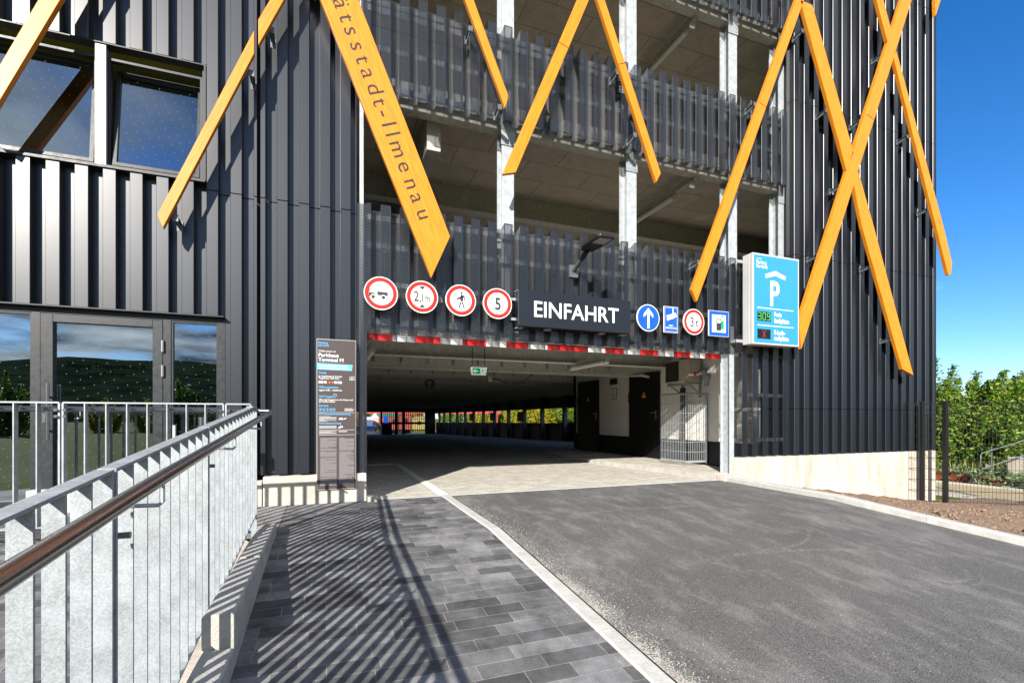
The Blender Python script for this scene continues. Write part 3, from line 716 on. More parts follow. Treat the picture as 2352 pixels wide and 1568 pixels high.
tag(rect(q0.x, q1.x, Ye-.35, Ye-.3, q1.z, q0.z).build('notice_board', mat('blue_plate', (.03, .12, .55), .4, emis=((.03, .12, .6), .5))), 'blue rectangular sign hanging at the far end of the garage', 'sign')
q0 = onY(*zp(222, 845), Ye-3); q1 = onY(*zp(330, 905), Ye-3)
tag(rect(q0.x, q1.x, Ye-4, Ye-3, -.75, q0.z).build('container', m_black), 'dark waste container under the blue sign deep in the garage', 'container')

# ------------------------------------------------ inner wall with utility doors (X = 7.3)
XW = 7.3
mb = MB(); mb.box(XW, XW+.15, .25, 7.2, .58, 2.63); mb.box(XW, 11.9, 7.05, 7.2, .58, 2.63); mb.build('utility_room_wall', m_wall, bld)
mb = MB(); mb.box(XW-.004, XW+.15, .25, 7.204, -.2, .58); mb.box(XW+.16, 11.9, 7.05, 7.204, -.2, .58); mb.build('black_wall_base', m_wallb, bld)
def udoor(y0, y1, rusty=0):
    d = rect(XW-.05, XW-.005, y0, y1, .10, 2.10).build('utility_door', m_blackdoor, bld, bevel=.006)
    MB().box(XW-.055, XW-.0055, y1, y1+.035, .10, 2.14).box(XW-.055, XW-.0055, y0-.035, y0, .10, 2.14).box(XW-.055, XW-.0055, y0, y1, 2.10, 2.14).build('door_frame', m_black, d)
    mb = MB(); mb.box(XW-.062, XW-.05, y0+.06, y0+.10, 1.02, 1.24); mb.tube([(XW-.06, y0+.08, 1.18), (XW-.11, y0+.08, 1.18), (XW-.11, y0+.19, 1.18)], .011, 8); mb.build('door_handle', m_aluh, d)
    yc = (y0+y1)/2-.02; zc = 1.62
    mb = MB().prism([(XW-.053, yc-.085, zc-.07), (XW-.053, yc+.085, zc-.07), (XW-.053, yc, zc+.08)], (.002, 0, 0)); mb.build('warning_label', m_orange, d)
    mb = MB()
    mb.prism([(XW-.055, yc+.012, zc+.045), (XW-.055, yc-.018, zc-.005), (XW-.055, yc-.002, zc-.002), (XW-.055, yc-.012, zc-.055), (XW-.055, yc+.018, zc+.004), (XW-.055, yc+.003, zc+.004)], (.0015, 0, 0)); mb.build('warning_symbol', m_black, d)
    MB().box(XW-.07, XW-.05, y1-.02, y1+.05, 1.45, 1.70).build('hinge', m_black, d)
    return d
udoor(2.95, 4.08); udoor(5.68, 6.80)
mb = MB()      # ventilation hatch above
q0 = onX(*zi(568, 372), XW); q1 = onX(*zi(658, 425), XW); mb.box(XW-.02, XW, q1.y, q0.y, q1.z, q0.z+.02); mb.build('vent_hatch', m_black, bld)

# ------------------------------------------------ windows
def window(x0, x1, z0, z1, tilt, label=None):
    """pane tilted inwards at the top inside a fixed frame"""
    w_ = thing('w', (0, 0, 0), None, None); bpy.data.objects.remove(w_)
    f = MB(); fw = .025
    f.box(x0, x1, .07, .13, z0, z0+fw); f.box(x0, x1, .07, .13, z1-fw, z1); f.box(x0, x0+fw, .07, .13, z0+fw, z1-fw); f.box(x1-fw, x1, .07, .13, z0+fw, z1-fw)
    fo = f.build('window', m_frame, bld)
    a0, a1, b0, b1 = x0+fw+.01, x1-fw-.01, z0+fw+.01, z1-fw-.01; s = MB(); sw = .038
    def tl(X, y, Z): d = Z-b0; return (X, y+d*math.sin(tilt), b0+d*math.cos(tilt))
    def tbox(xa, xb, za, zb, ya=.075, yb=.125):
        i = len(s.v); s.v += [tl(xa, ya, za), tl(xb, ya, za), tl(xb, yb, za), tl(xa, yb, za), tl(xa, ya, zb), tl(xb, ya, zb), tl(xb, yb, zb), tl(xa, yb, zb)]
        for q in ((0, 3, 2, 1), (4, 5, 6, 7), (0, 1, 5, 4), (1, 2, 6, 5), (2, 3, 7, 6), (3, 0, 4, 7)): s.f.append(tuple(i+k for k in q)); s.uv.append([(0, 0)]*4)
    tbox(a0, a1, b0, b0+sw); tbox(a0, a1, b1-sw, b1); tbox(a0, a0+sw, b0+sw, b1-sw); tbox(a1-sw, a1, b0+sw, b1-sw)
    s.build('sash', m_frame, fo)
    pn = MB(); A_ = [tl(a0+sw, .10, b0+sw), tl(a1-sw, .10, b0+sw), tl(a1-sw, .10, b1-sw), tl(a0+sw, .10, b1-sw)]
    pn.prism(A_, (0, .008, 0)) if 0 else pn.face(A_); pn.build('pane', m_glass, fo, recalc=False)
window(-3.36, -2.335, 3.80, 5.0, R(5)); window(-2.24, -1.345, 3.80, 5.0, R(7)); window(-4.5, -3.44, 3.8, 5.0, R(2))
for x in (-2.335, -3.44): rect(x, x+.095, .02, .13, 3.79, 5.1).build('mullion', m_galvd if 0 else mat('satin_grey_mullion', (.30, .30, .29), .4, .4), bld)
rect(-1.345, -1.32, .06, .13, 3.79, 5.1).build('mullion', m_frame, bld)
mb = MB()
for k in range(60):
    x = -9+.121*k
    if x < -1.4: mb.box(x, x+.1, .128, .135, 5.05, 5.07)
mb.build('vent_strip', m_galvd, bld) if 0 else None
# entrance door front, recessed frame plane y=.10
def framerect(mb, x0, x1, z0, z1, wl, wr, wt, wb, ya, yb):
    mb.box(x0, x0+wl, ya, yb, z0, z1); mb.box(x1-wr, x1, ya, yb, z0, z1); mb.box(x0+wl, x1-wr, ya, yb, z1-wt, z1)
    if wb: mb.box(x0+wl, x1-wr, ya, yb, z0, z0+wb)
mb = MB()
mb.box(-4.6, -1.12, .09, .19, 2.165, 2.225)
for xa, xb in ((-2.895, -2.83), (-1.735, -1.662), (-1.19, -1.12), (-4.4, -4.33)): mb.box(xa, xb, .09, .19, .12, 2.165)
mb.box(-4.6, -1.12, .09, .19, .06, .12)
mb.build('glazing_frame', m_frame, bld)
sl = MB().face([(-4.33, .13, .12), (-2.895, .13, .12), (-2.895, .13, 2.165), (-4.33, .13, 2.165)]).__class__
for xa, xb in ((-4.33, -2.895), (-1.662, -1.19)):
    mb = MB(); framerect(mb, xa, xb, .12, 2.165, .02, .02, .02, .06, .10, .17); o = mb.build('side_light', m_frame, bld)
    q = MB(); q.face([(xa+.02, .13, .18), (xb-.02, .13, .18), (xb-.02, .13, 2.145), (xa+.02, .13, 2.145)]); q.build('pane', m_glass, o, recalc=False)
mb = MB(); framerect(mb, -2.826, -1.739, .13, 2.16, .105, .095, .085, .12, .085, .16); dr = mb.build('entrance_door', m_frame, bld, bevel=.003)
q = MB(); q.face([(-2.721, .13, .25), (-1.834, .13, .25), (-1.834, .13, 2.075), (-2.721, .13, 2.075)]); q.build('pane', m_glass, dr, recalc=False)
mb = MB().tube([(-2.735, .01, .82), (-2.735, .01, 1.42)], .017, 12)
for zz in (.93, 1.29): mb.tube([(-2.735, .012, zz), (-2.78, .085, zz)], .011, 8)
mb.build('door_handle', m_steel, dr, smooth=True)
MB().box(-2.825+.02, -2.825+.05, .072, .085, 1.0, 1.1).disc((-2.79, 0, 1.03), .008, .068, .072, 12).build('door_lock', m_steel, dr)
for zz in (1.80, 1.52): MB().tube([(-1.737, .075, zz), (-1.737, .075, zz+.13)], .016, 10).build('hinge', m_aluh, dr)
texts([('Zugang Treppenhaus A', -2.27, 1.60, .055, 'CENTER'), ('mit Aufzug', -2.27, 1.515, .055, 'CENTER')], .122, 'door_lettering', mat('matt_black_foil', (.002, .002, .002), 1, 0, 0), dr)
# stairwell room behind the glass
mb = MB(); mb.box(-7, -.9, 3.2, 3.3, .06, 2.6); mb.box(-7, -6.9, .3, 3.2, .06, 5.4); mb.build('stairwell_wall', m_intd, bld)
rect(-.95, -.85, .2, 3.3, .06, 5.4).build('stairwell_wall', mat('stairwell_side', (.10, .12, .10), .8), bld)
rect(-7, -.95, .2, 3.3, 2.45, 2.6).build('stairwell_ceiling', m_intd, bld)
rect(-7, -.95, .2, 3.3, 5.16, 5.3).build('stairwell_ceiling', m_int, bld); rect(-7, -.95, 2.6, 2.7, 3.6, 5.16).build('stairwell_wall', m_int, bld)
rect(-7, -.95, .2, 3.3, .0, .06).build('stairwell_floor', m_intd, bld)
rect(-2.02, -1.95, 2.3, 2.5, .06, 2.45).build('stairwell_post', mat('stairwell_panel', (.28, .33, .24), .7), bld)
mb = MB().tube([(-2.3, 1.6, 1.15), (-1.5, 1.9, .75)], .02, 8); mb.build('stair_rail', m_black, bld)

# ------------------------------------------------ ochre diagonal struts
YB = -.27; TH = .065
def strut(px, caps=None, brk=(), board=False, name='facade_strut', joint=None):
    pts = [onY(a, b, YB) for a, b in px]
    top = sorted(pts, key=lambda q: -q.z)
    d = (sum(top[:2], Vector())/2 - sum(top[-2:], Vector())/2).normalized(); e = Vector((d.z, 0, -d.x))
    mb = MB(); mb.prism(pts, (0, TH, 0), (d, e)); o = mb.build(name, m_yel, bld, bevel=.004)
    for b in brk:
        q = onY(*b, YB)
        mb = MB().bar((q.x, YB+TH, q.z), (q.x-.0, .0 if not board else .02, q.z-.02), .05, .012)
        mb.bar((q.x, YB+TH, q.z+.02), (q.x, .0, q.z-.02), .012, .07); mb.box(q.x-.045, q.x+.045, -.01, -.002, q.z-.07, q.z+.07)
        mb.box(q.x-.04, q.x+.04, YB+TH, YB+TH+.008, q.z-.05, q.z+.05); mb.build('strut_bracket', m_brk, o)
    return o
# upper ends run on past the picture: extrapolate the edges to z = 9.4
def ext(px, i0, i1, ztop=9.5):
    """extend the edge i1->i0 upwards until height ztop on the strut plane, give back as pixel-free point"""
    return None
def strut3(pts, brk=(), name='facade_strut'):
    pts = [Vector((x, YB, z)) for x, z in pts]; s = sorted(pts, key=lambda q: -q.z)
    d = ((s[0]+s[1])/2-(s[-1]+s[-2])/2).normalized(); e = Vector((d.z, 0, -d.x))
    mb = MB(); mb.prism(pts, (0, TH, 0), (d, e)); o = mb.build(name, m_yel, bld, bevel=.004)
    for x, z in brk:
        mb = MB().bar((x-.0, YB+TH, z), (x-.0, 0, z-.03), .012, .06); mb.bar((x, YB+TH, z+.03), (x, 0, z), .05, .006); mb.box(x-.03, x+.03, -.012, -.002, z-.07, z+.04)
        mb.box(x-.03, x+.03, YB+TH, YB+TH+.008, z-.03, z+.04); mb.build('strut_bracket', m_brk, o)
    return o
def P2(a, b): q = onY(a, b, YB); return (q.x, q.z)
def up(pa, pb, z):  # continue line pb->pa to height z
    t = (z-pb[1])/(pa[1]-pb[1]); return (pb[0]+(pa[0]-pb[0])*t, z)
ZT = 9.55
def run(la, lb, ra, rb, ends, brk=(), zt=ZT, joint=None):
    """left edge through la, lb (top, bottom), right edge through ra, rb; ends = extra bottom points in order from right edge to left edge"""
    la, lb, ra, rb = [P2(*q) for q in (la, lb, ra, rb)]
    pts = [up(la, lb, zt), up(ra, rb, zt)]+[P2(*q) for q in ends]
    o = strut3(pts, [P2(*b) for b in brk])
    if joint:
        a = P2(*joint[0]); b = P2(*joint[1]); MB().bar((a[0], YB-.0015, a[1]), (b[0], YB-.0015, b[1]), .005, .006, (0, 1, 0)).build('strut_joint', m_black, o)
    return o
run((90, 0), (0, 153), (138, 0), (0, 230), [(0, 230), (-40, 298), (-75, 275)])
run((620, 0), (593, 45), (652, 0), (593.5, 104), [(593.5, 104), (593, 45)], [(622, 60)])
strut3([P2(583.6, 70), P2(583.6, 123), P2(374, 523), P2(361, 493)], [P2(575, 160), P2(398, 496)])
brd = run((737, 0), (991, 637), (823, 0), (1034, 543), [(1034, 543), (991, 637)], [(900, 300)])
run((1068, 0), (1159, 247), (1088, 0), (1168, 222), [(1168, 222), (1160.5, 247)], [(1084, 58), (1152, 240)])
run((1326, 0), (1155, 400), (1353, 0), (1184.6, 396), [(1184.6, 396), (1155, 400)], [(1290, 110)], joint=((1284, 97), (1304.5, 110)))
run((1372, 0), (1507, 418), (1389, 0), (1518, 398), [(1518, 398), (1508, 418)], [(1425, 160), (1465, 305)], joint=((1421, 148), (1436, 145)))
run((1827.7, 0), (1589.3, 664), (1847, 0), (1662.6, 522.5), [(1662.6, 522.5), (1601, 692), (1589.3, 664)], [(1742, 235), (1612, 600)], joint=((1744, 235), (1759, 246)))
run((1841, 10), (1944.5, 390), (1862.7, 0), (1961, 350), [(1961, 350), (1944.5, 390)], [(1852, 65), (1906, 250)], zt=8.42)
run((2070, 0), (1835, 735), (2094.5, 0), (1930.5, 522.5), [(1930.5, 522.5), (1841, 801), (1835, 735)], [(2036, 120), (1984, 275), (1938, 425), (1886, 585)], joint=((1990, 262), (2007, 275)))
strut3([P2(1961, 423), P2(1972, 395), P2(2007.8, 522.5), P2(2097.9, 861), P2(2072.8, 847.7), P2(1981, 522.5)], [P2(2008, 610), P2(2055, 778)])
run((2013.8, 0), (2038.5, 95), (2029.5, 0), (2048, 73), [(2048, 73), (2038.5, 95)], [])
strut3([P2(2052.8, 133), P2(2059.5, 118), P2(2168, 522.5), P2(2187, 604), P2(2184, 631), P2(2178.6, 631), P2(2151, 522.5)], [P2(2094, 310), P2(2141, 478)])
run((2150, -2), (2149, 36), (2163, 0), (2149, 36), [(2149, 36)], []) if 0 else strut3([P2(2148, 0), (11.9, 10.2), (12.05, 10.2), P2(2161, 0), P2(2149.5, 36)])
# lettering that runs down the broad board
bd = (onY(991, 637, YB)-onY(737, 0, YB)); bd.y = 0; bd.normalize(); bu = Vector((-bd.z, 0, bd.x))
chs = [('ä', 22, 22), ('t', 42, 125), ('s', 58, 215), ('s', 100, 320), ('t', 142, 413), ('a', 168, 508), ('d', 218, 617), ('t', 262, 705), ('-', 285, 783), ('I', 325, 857), ('l', 352, 925), ('m', 380, 1030), ('e', 428, 1150), ('n', 467, 1270), ('a', 510, 1365), ('u', 552, 1480)]
off = {'t': 0, 'd': 0}
its = []
I0 = onY(*z2(325, 857), YB); U0 = onY(*z2(552, 1480), YB)
for i_, (c, a, b) in enumerate(chs):
    q = onY(*z2(a, b), YB)
    # centre of each glyph projected on the baseline of the board
    s_ = (q-I0).dot(bd); q = I0+bd*s_
    its.append((c, q.x, q.z, .205, 'CENTER', 1.0, .004, (bd, bu)))
h_ = .205
for i_, t_ in enumerate(its):
    q = Vector((t_[1], 0, t_[2]))-bu*(h_*.5-.012); its[i_] = (t_[0], q.x, q.z)+t_[3:]
def letters_on_board():
    mb = MB()
    for st, x, z, h, al, xs, bdn, (d, u) in its:
        cu = bpy.data.curves.new('t', 'FONT'); cu.body = st; cu.size = h/.72; cu.align_x = 'CENTER'; cu.resolution_u = 4; cu.offset = .0; cu.fill_mode = 'FRONT'
        o = bpy.data.objects.new('t', cu); col.objects.link(o); dg = bpy.context.evaluated_depsgraph_get(); me = o.evaluated_get(dg).to_mesh(); i = len(mb.v)
        for v in me.vertices: mb.v.append(tuple(Vector((x, YB-.002, z))+d*v.co.x+u*v.co.y))
        for f in me.polygons: mb.f.append(tuple(i+k for k in f.vertices)); mb.uv.append([(0, 0)]*len(f.vertices))
        o.evaluated_get(dg).to_mesh_clear(); bpy.data.objects.remove(o); bpy.data.curves.remove(cu)
    mb.build('board_lettering', mat('brown_black_lettering', (.03, .018, .016), .5), brd, recalc=False)
letters_on_board()

# ================================================================== SIGNS
def round_sign(cx, cz, face, name, label, cat='road sign', r=.21, y=-.13):
    t = thing(name, (cx, y, cz), label, cat)
    MB().disc((cx, 0, cz), r, y, y+.022, 64).build('sign_plate', m_white, t)
    if face == 'ban':
        mb = MB(); n = 64; ro, ri = r*.945, r*.715; yy = y-.0015
        for k in range(n):
            a, b = 2*math.pi*k/n, 2*math.pi*(k+1)/n
            mb.face([(cx+ro*math.cos(a), yy, cz+ro*math.sin(a)), (cx+ro*math.cos(b), yy, cz+ro*math.sin(b)), (cx+ri*math.cos(b), yy, cz+ri*math.sin(b)), (cx+ri*math.cos(a), yy, cz+ri*math.sin(a))])
        mb.build('red_ring', m_red, t, recalc=False)
    else:
        MB().disc((cx, 0, cz), r*.945, y-.0015, y-.0005, 64).build('blue_disc', m_blue, t)
    mb = MB()
    for dx in (-.1, .1): mb.box(cx+dx-.02, cx+dx+.02, y+.022, 0, cz-.02, cz+.02)
    mb.build('sign_bracket', m_galv, t)
    return t
def flatpoly(mb, pts, cx, cz, s, y): mb.prism([(cx+a*s, y, cz+b*s) for a, b in pts], (0, .0006, 0))
ZS = 2.632
s1 = round_sign(.646, ZS, 'ban', 'round_sign', 'round red-rimmed sign with a lorry and trailer, leftmost of the four red rings')
mb = MB(); f = .21; y = -.1325
flatpoly(mb, [(-.70, -.22), (-.38, -.22), (-.34, -.06), (-.42, .0), (-.70, .0)], .646, ZS, f, y)
flatpoly(mb, [(-.22, -.12), (.40, -.14), (.40, .08), (-.22, .10)], .646, ZS, f, y)
flatpoly(mb, [(-.30, -.20), (.42, -.24), (.42, -.21), (-.30, -.17)], .646, ZS, f, y)
flatpoly(mb, [(-.70, .0), (-.66, .0), (-.66, .19), (-.50, .19), (-.36, -.01), (-.33, -.01), (-.48, .22), (-.70, .22)], .646, ZS, f, y)
flatpoly(mb, [(-.58, .0), (-.555, .0), (-.555, .2), (-.58, .2)], .646, ZS, f, y)
for dx in (-.46, .14): mb.disc((.646+dx*f, 0, ZS-.24*f), .105*f, y-.0008, y, 20)
mb.build('lorry_symbol', m_signblk, s1)
mb = MB()
for dx in (-.46, .14):
    for k in range(20):
        a, b = 2*math.pi*k/20, 2*math.pi*(k+1)/20; c0 = (.646+dx*f, ZS-.24*f); ro, ri = .15*f, .108*f
        if (a+b)/2 < math.pi: mb.face([(c0[0]+ro*math.cos(a), y-.0009, c0[1]+ro*math.sin(a)), (c0[0]+ro*math.cos(b), y-.0009, c0[1]+ro*math.sin(b)), (c0[0]+ri*math.cos(b), y-.0009, c0[1]+ri*math.sin(b)), (c0[0]+ri*math.cos(a), y-.0009, c0[1]+ri*math.sin(a))])
mb.build('wheel_arch', m_white, s1, recalc=False)
s2 = round_sign(1.168, ZS, 'ban', 'round_sign', 'round red-rimmed height limit sign reading 2,1 m between two black triangles')
texts([('2', 1.058, ZS-.06, .135, 'LEFT', .74, .02), (',', 1.128, ZS-.06, .11, 'LEFT', .8, .03), ('1', 1.145, ZS-.06, .105, 'LEFT', .8, .02), ('m', 1.193, ZS-.06, .105, 'LEFT', .72, .02)], y, 'lettering', m_signblk, s2)
mb = MB(); flatpoly(mb, [(-.2, .66), (.2, .66), (0, .44)], 1.168, ZS, f, y); flatpoly(mb, [(-.2, -.66), (0, -.44), (.2, -.66)], 1.168, ZS, f, y); mb.build('triangle_marks', m_signblk, s2)
s3 = round_sign(1.688, ZS, 'ban', 'round_sign', 'round red-rimmed sign with a black walking pedestrian')
mb = MB(); c_ = (1.688, ZS)
mb.disc((1.688+.04*f, 0, ZS+.47*f), .075*f, y-.0006, y, 20)
for pl in ([(-.03, .36), (.14, .36), (.26, .24), (.27, .0), (.22, -.04), (.20, .18), (.15, .22), (.15, -.06), (-.04, -.06), (-.04, .22), (-.22, .08), (-.30, .10), (-.30, .06), (-.20, .03), (-.03, .19)],
           [(-.04, -.10), (.05, -.10), (-.10, -.53), (-.18, -.52)], [(.04, -.10), (.14, -.10), (.27, -.53), (.22, -.56), (.16, -.44)]): flatpoly(mb, pl, 1.688, ZS, f, y)
mb.build('pedestrian_symbol', m_signblk, s3)
s4 = round_sign(2.211, ZS, 'ban', 'round_sign', 'round red-rimmed speed limit sign with a black 5')
texts([('5', 2.216, ZS-.083, .168, 'CENTER', .82, .035)], y, 'lettering', m_signblk, s4)
s5 = round_sign(4.705, 2.617, 'blue', 'round_sign', 'round blue sign with a white upward arrow')
mb = MB(); flatpoly(mb, [(-.09, -.78), (.09, -.78), (.09, .36), (.42, .02), (.42, .28), (0, .74), (-.42, .28), (-.42, .02), (-.09, .36)], 4.705, 2.617, f, y-.001); mb.build('arrow', m_white, s5)
s6 = round_sign(5.594, 2.617, 'ban', 'round_sign', 'round red-rimmed weight limit sign reading 3 t')
texts([('3', 5.555, 2.617-.075, .155, 'CENTER', .85, .02), ('t', 5.655, 2.617-.075, .14, 'CENTER', .95, .015)], y, 'lettering', m_signblk, s6)
# dark EINFAHRT box
t = thing('entry_sign', (3.425, -.17, 2.34), 'long black box sign with white capitals EINFAHRT above the entrance', 'sign')
MB().box(2.50, 4.352, -.17, -.07, 2.344, 2.845).build('sign_box', mat('anthracite_sign_box', (.007, .010, .016), .4, 0, .6), t, bevel=.004)
texts([('EINFAHRT', 3.43, 2.487, .228, 'CENTER', .97, .012)], -.1725, 'lettering', mat('backlit_white_letters', (.85, .85, .85), .4, emis=((1, 1, 1), .15)), t)
mb = MB()
for zz in (2.45, 2.73): mb.box(2.44, 4.40, -.07, -.035, zz-.018, zz+.018)
for xx in (2.56, 3.0, 3.9, 4.28): mb.box(xx-.05, xx+.05, -.10, -.0, 2.848, 2.862); mb.box(xx-.05, xx+.05, -.10, 0, 2.325, 2.339)
mb.build('sign_bracket', m_galv, t)
# video surveillance plate
t = thing('camera_warning_sign', (5.137, -.13, 2.62), 'small upright blue plate with a white camera, reading VIDEO-ÜBERWACHUNG', 'sign')
x0, x1, z0, z1 = 5.0, 5.274, 2.412, 2.827
MB().box(x0, x1, -.13, -.115, z0, z1).build('sign_plate', m_white, t)
MB().box(x0+.006, x1-.006, -.132, -.1302, z0+.006, z1-.006).build('blue_field', m_blue, t)
mb = MB(); 
for a in ((x0+.018, x0+.021, z0+.018, z1-.018), (x1-.021, x1-.018, z0+.018, z1-.018), (x0+.018, x1-.018, z0+.018, z0+.022), (x0+.018, x1-.018, z1-.022, z1-.018)): mb.box(a[0], a[1], -.1335, -.1325, a[2], a[3])
xc, zc = 5.137, 2.62
mb.prism([(xc-.10, -.1335, zc+.055), (xc+.085, -.1335, zc+.115), (xc+.11, -.1335, zc+.055), (xc+.02, -.1335, zc+.01), (xc-.045, -.1335, zc-.005), (xc-.05, -.1335, zc+.02)], (0, .001, 0))
mb.prism([(xc-.085, -.1335, zc+.02), (xc-.055, -.1335, zc+.03), (xc-.05, -.1335, zc-.02), (xc-.075, -.1335, zc-.02)], (0, .001, 0))
mb.box(xc+.03, xc+.045, -.1335, -.1325, zc+.1, z1-.02)
mb.build('camera_symbol', m_white, t)
texts([('VIDEO-', xc, z0+.10, .026, 'CENTER', .85, .02), ('ÜBERWACHUNG', xc, z0+.062, .026, 'CENTER', .78, .02)], -.1336, 'lettering', m_white, t)
# charging / fuel plate
t = thing('charging_station_sign', (6.11, -.13, 2.62), 'square blue sign with black and green fuel pumps on white', 'sign')
x0, x1, z0, z1 = 5.90, 6.325, 2.412, 2.834; xc, zc = 6.11, 2.623
MB().box(x0, x1, -.13, -.112, z0, z1).build('sign_plate', m_white, t); MB().box(x0+.006, x1-.006, -.132, -.1302, z0+.006, z1-.006).build('blue_field', m_blue, t)
MB().box(xc-.145, xc+.145, -.1335, -.1323, zc-.145, zc+.145).build('white_field', m_white, t)
mb = MB(); mb.box(xc+.035, xc+.105, -.1345, -.1338, zc-.09, zc+.125); mb.build('green_pump', m_green, t)
mb = MB(); mb.box(xc-.055, xc+.045, -.1355, -.1347, zc-.115, zc+.08); mb.tube([(xc-.055, -.135, zc+.03), (xc-.085, -.135, zc+.02), (xc-.115, -.135, zc-.06), (xc-.105, -.135, zc-.105), (xc-.08, -.135, zc-.10), (xc-.07, -.135, zc-.02)], .003, 6); mb.build('black_pump', m_signblk, t)
mb = MB(); mb.box(xc-.04, xc+.03, -.1363, -.1356, zc+.01, zc+.06); mb.box(xc+.05, xc+.09, -.1352, -.1346, zc+.045, zc+.105); mb.build('pump_window', m_white, t)
# light box with P
t = thing('parking_sign', (7.18, -.33, 2.3), 'tall light blue box sign with a white P under a roof line and free-space counters', 'sign')
X0, X1, Z0, Z1, YF = 6.638, 7.705, 2.29, 3.815, -.33
MB().box(X0, X1, YF, YF+.06, Z0, Z1).box(X0, X1, YF+.066, YF+.21, Z0+.004, Z1-.004).build('casing', m_boxgrey, t, bevel=.006)
MB().box(X0+.03, X1-.03, YF-.003, YF-.0005, Z0+.03, Z1-.03).build('blue_face', m_cyan, t)
def PZ(a, b): q = onY(*z6(a, b), YF-.004); return q
yy = YF-.0045
mb = MB(); q = lambda a, b: (PZ(a, b).x, yy, PZ(a, b).z)
mb.prism([q(569, 322), q(640, 300), q(712, 340), q(706, 364), q(640, 332), q(575, 347)], (0, .001, 0))
mb.box(PZ(515, 548).x, PZ(764, 575).x, yy, yy+.001, PZ(515, 549).z-.006, PZ(515, 549).z+.006); mb.box(PZ(515, 668).x, PZ(764, 690).x, yy, yy+.001, PZ(515, 669).z-.006, PZ(515, 669).z+.006)
mb.build('roof_symbol', m_white, t)
a = PZ(607, 535); b = PZ(607, 362)
texts([('P', a.x-.03, a.z, b.z-a.z, 'LEFT', .76, .03), ('Parking', PZ(508, 248).x, PZ(508, 246).z, .062, 'LEFT', .9, .012), ('Services', PZ(508, 275).x, PZ(508, 273).z, .062, 'LEFT', .9, .012), ('GOLDBECK', PZ(508, 215).x, PZ(508, 213).z, .017, 'LEFT', 1, .02),
       ('Freie', PZ(631, 612).x, PZ(631, 612).z, .075, 'LEFT', .82, .035), ('Stellplätze', PZ(631, 655).x, PZ(631, 655).z, .075, 'LEFT', .82, .035),
       ('E-Lade-', PZ(631, 733).x, PZ(631, 735).z, .075, 'LEFT', .82, .035), ('stellplätze', PZ(631, 775).x, PZ(631, 775).z, .075, 'LEFT', .82, .035)], yy, 'lettering', m_white, t)
SEG = {'2': 'abged', '0': 'abcdef', '8': 'abcdefg', '9': 'abcdfg', 'X': 'x'}
for nm, cy_, lab, mm, dig in (('counter', 612, None, m_ledg, '309'), ('counter', 733, None, m_ledr, ' X ')):
    a = PZ(516, cy_-38); b = PZ(607, cy_+36)
    o = MB().box(a.x, b.x, yy-.001, yy+.0005, b.z, a.z).build(nm, m_black, t)
    mb = MB(); w3 = (b.x-a.x)/3; hh = a.z-b.z
    seg = {'3': 'abcdg', '0': 'abcdef', '9': 'abcdfg', ' ': '', 'X': ''}
    for k, c in enumerate(dig):
        xa = a.x+w3*k+w3*.2; xb = a.x+w3*(k+1)-w3*.2; zb = b.z+hh*.14; zt_ = a.z-hh*.14; zm = (zb+zt_)/2
        L_ = {'a': ((xa, zt_), (xb, zt_)), 'd': ((xa, zb), (xb, zb)), 'g': ((xa, zm), (xb, zm)), 'f': ((xa, zm), (xa, zt_)), 'b': ((xb, zm), (xb, zt_)), 'e': ((xa, zb), (xa, zm)), 'c': ((xb, zb), (xb, zm))}
        ln = [L_[s] for s in seg[c]]+([((xa, zb), (xb, zt_)), ((xa, zt_), (xb, zb))] if c == 'X' else [])
        for (p0, p1) in ln:
            for i in range(6):
                u = i/5; x = lerp(p0[0], p1[0], u); z = lerp(p0[1], p1[1], u); mb.box(x-.005, x+.005, yy-.003, yy-.0015, z-.005, z+.005)
    mb.build('led_digits', mm, o)
mb = MB()
for zz in (Z0+.05, Z1-.12): mb.box(X0-.14, X0+.1, -.115, -.10, zz, zz+.05); mb.box(X0-.14, X0-.12, -.11, 0, zz, zz+.05)
mb.box(X0+.1, X1-.1, -.118, .0, Z0+.1, Z0+.14); mb.box(X0+.1, X1-.1, -.118, .0, Z1-.2, Z1-.16); mb.build('sign_bracket', m_galv, t)
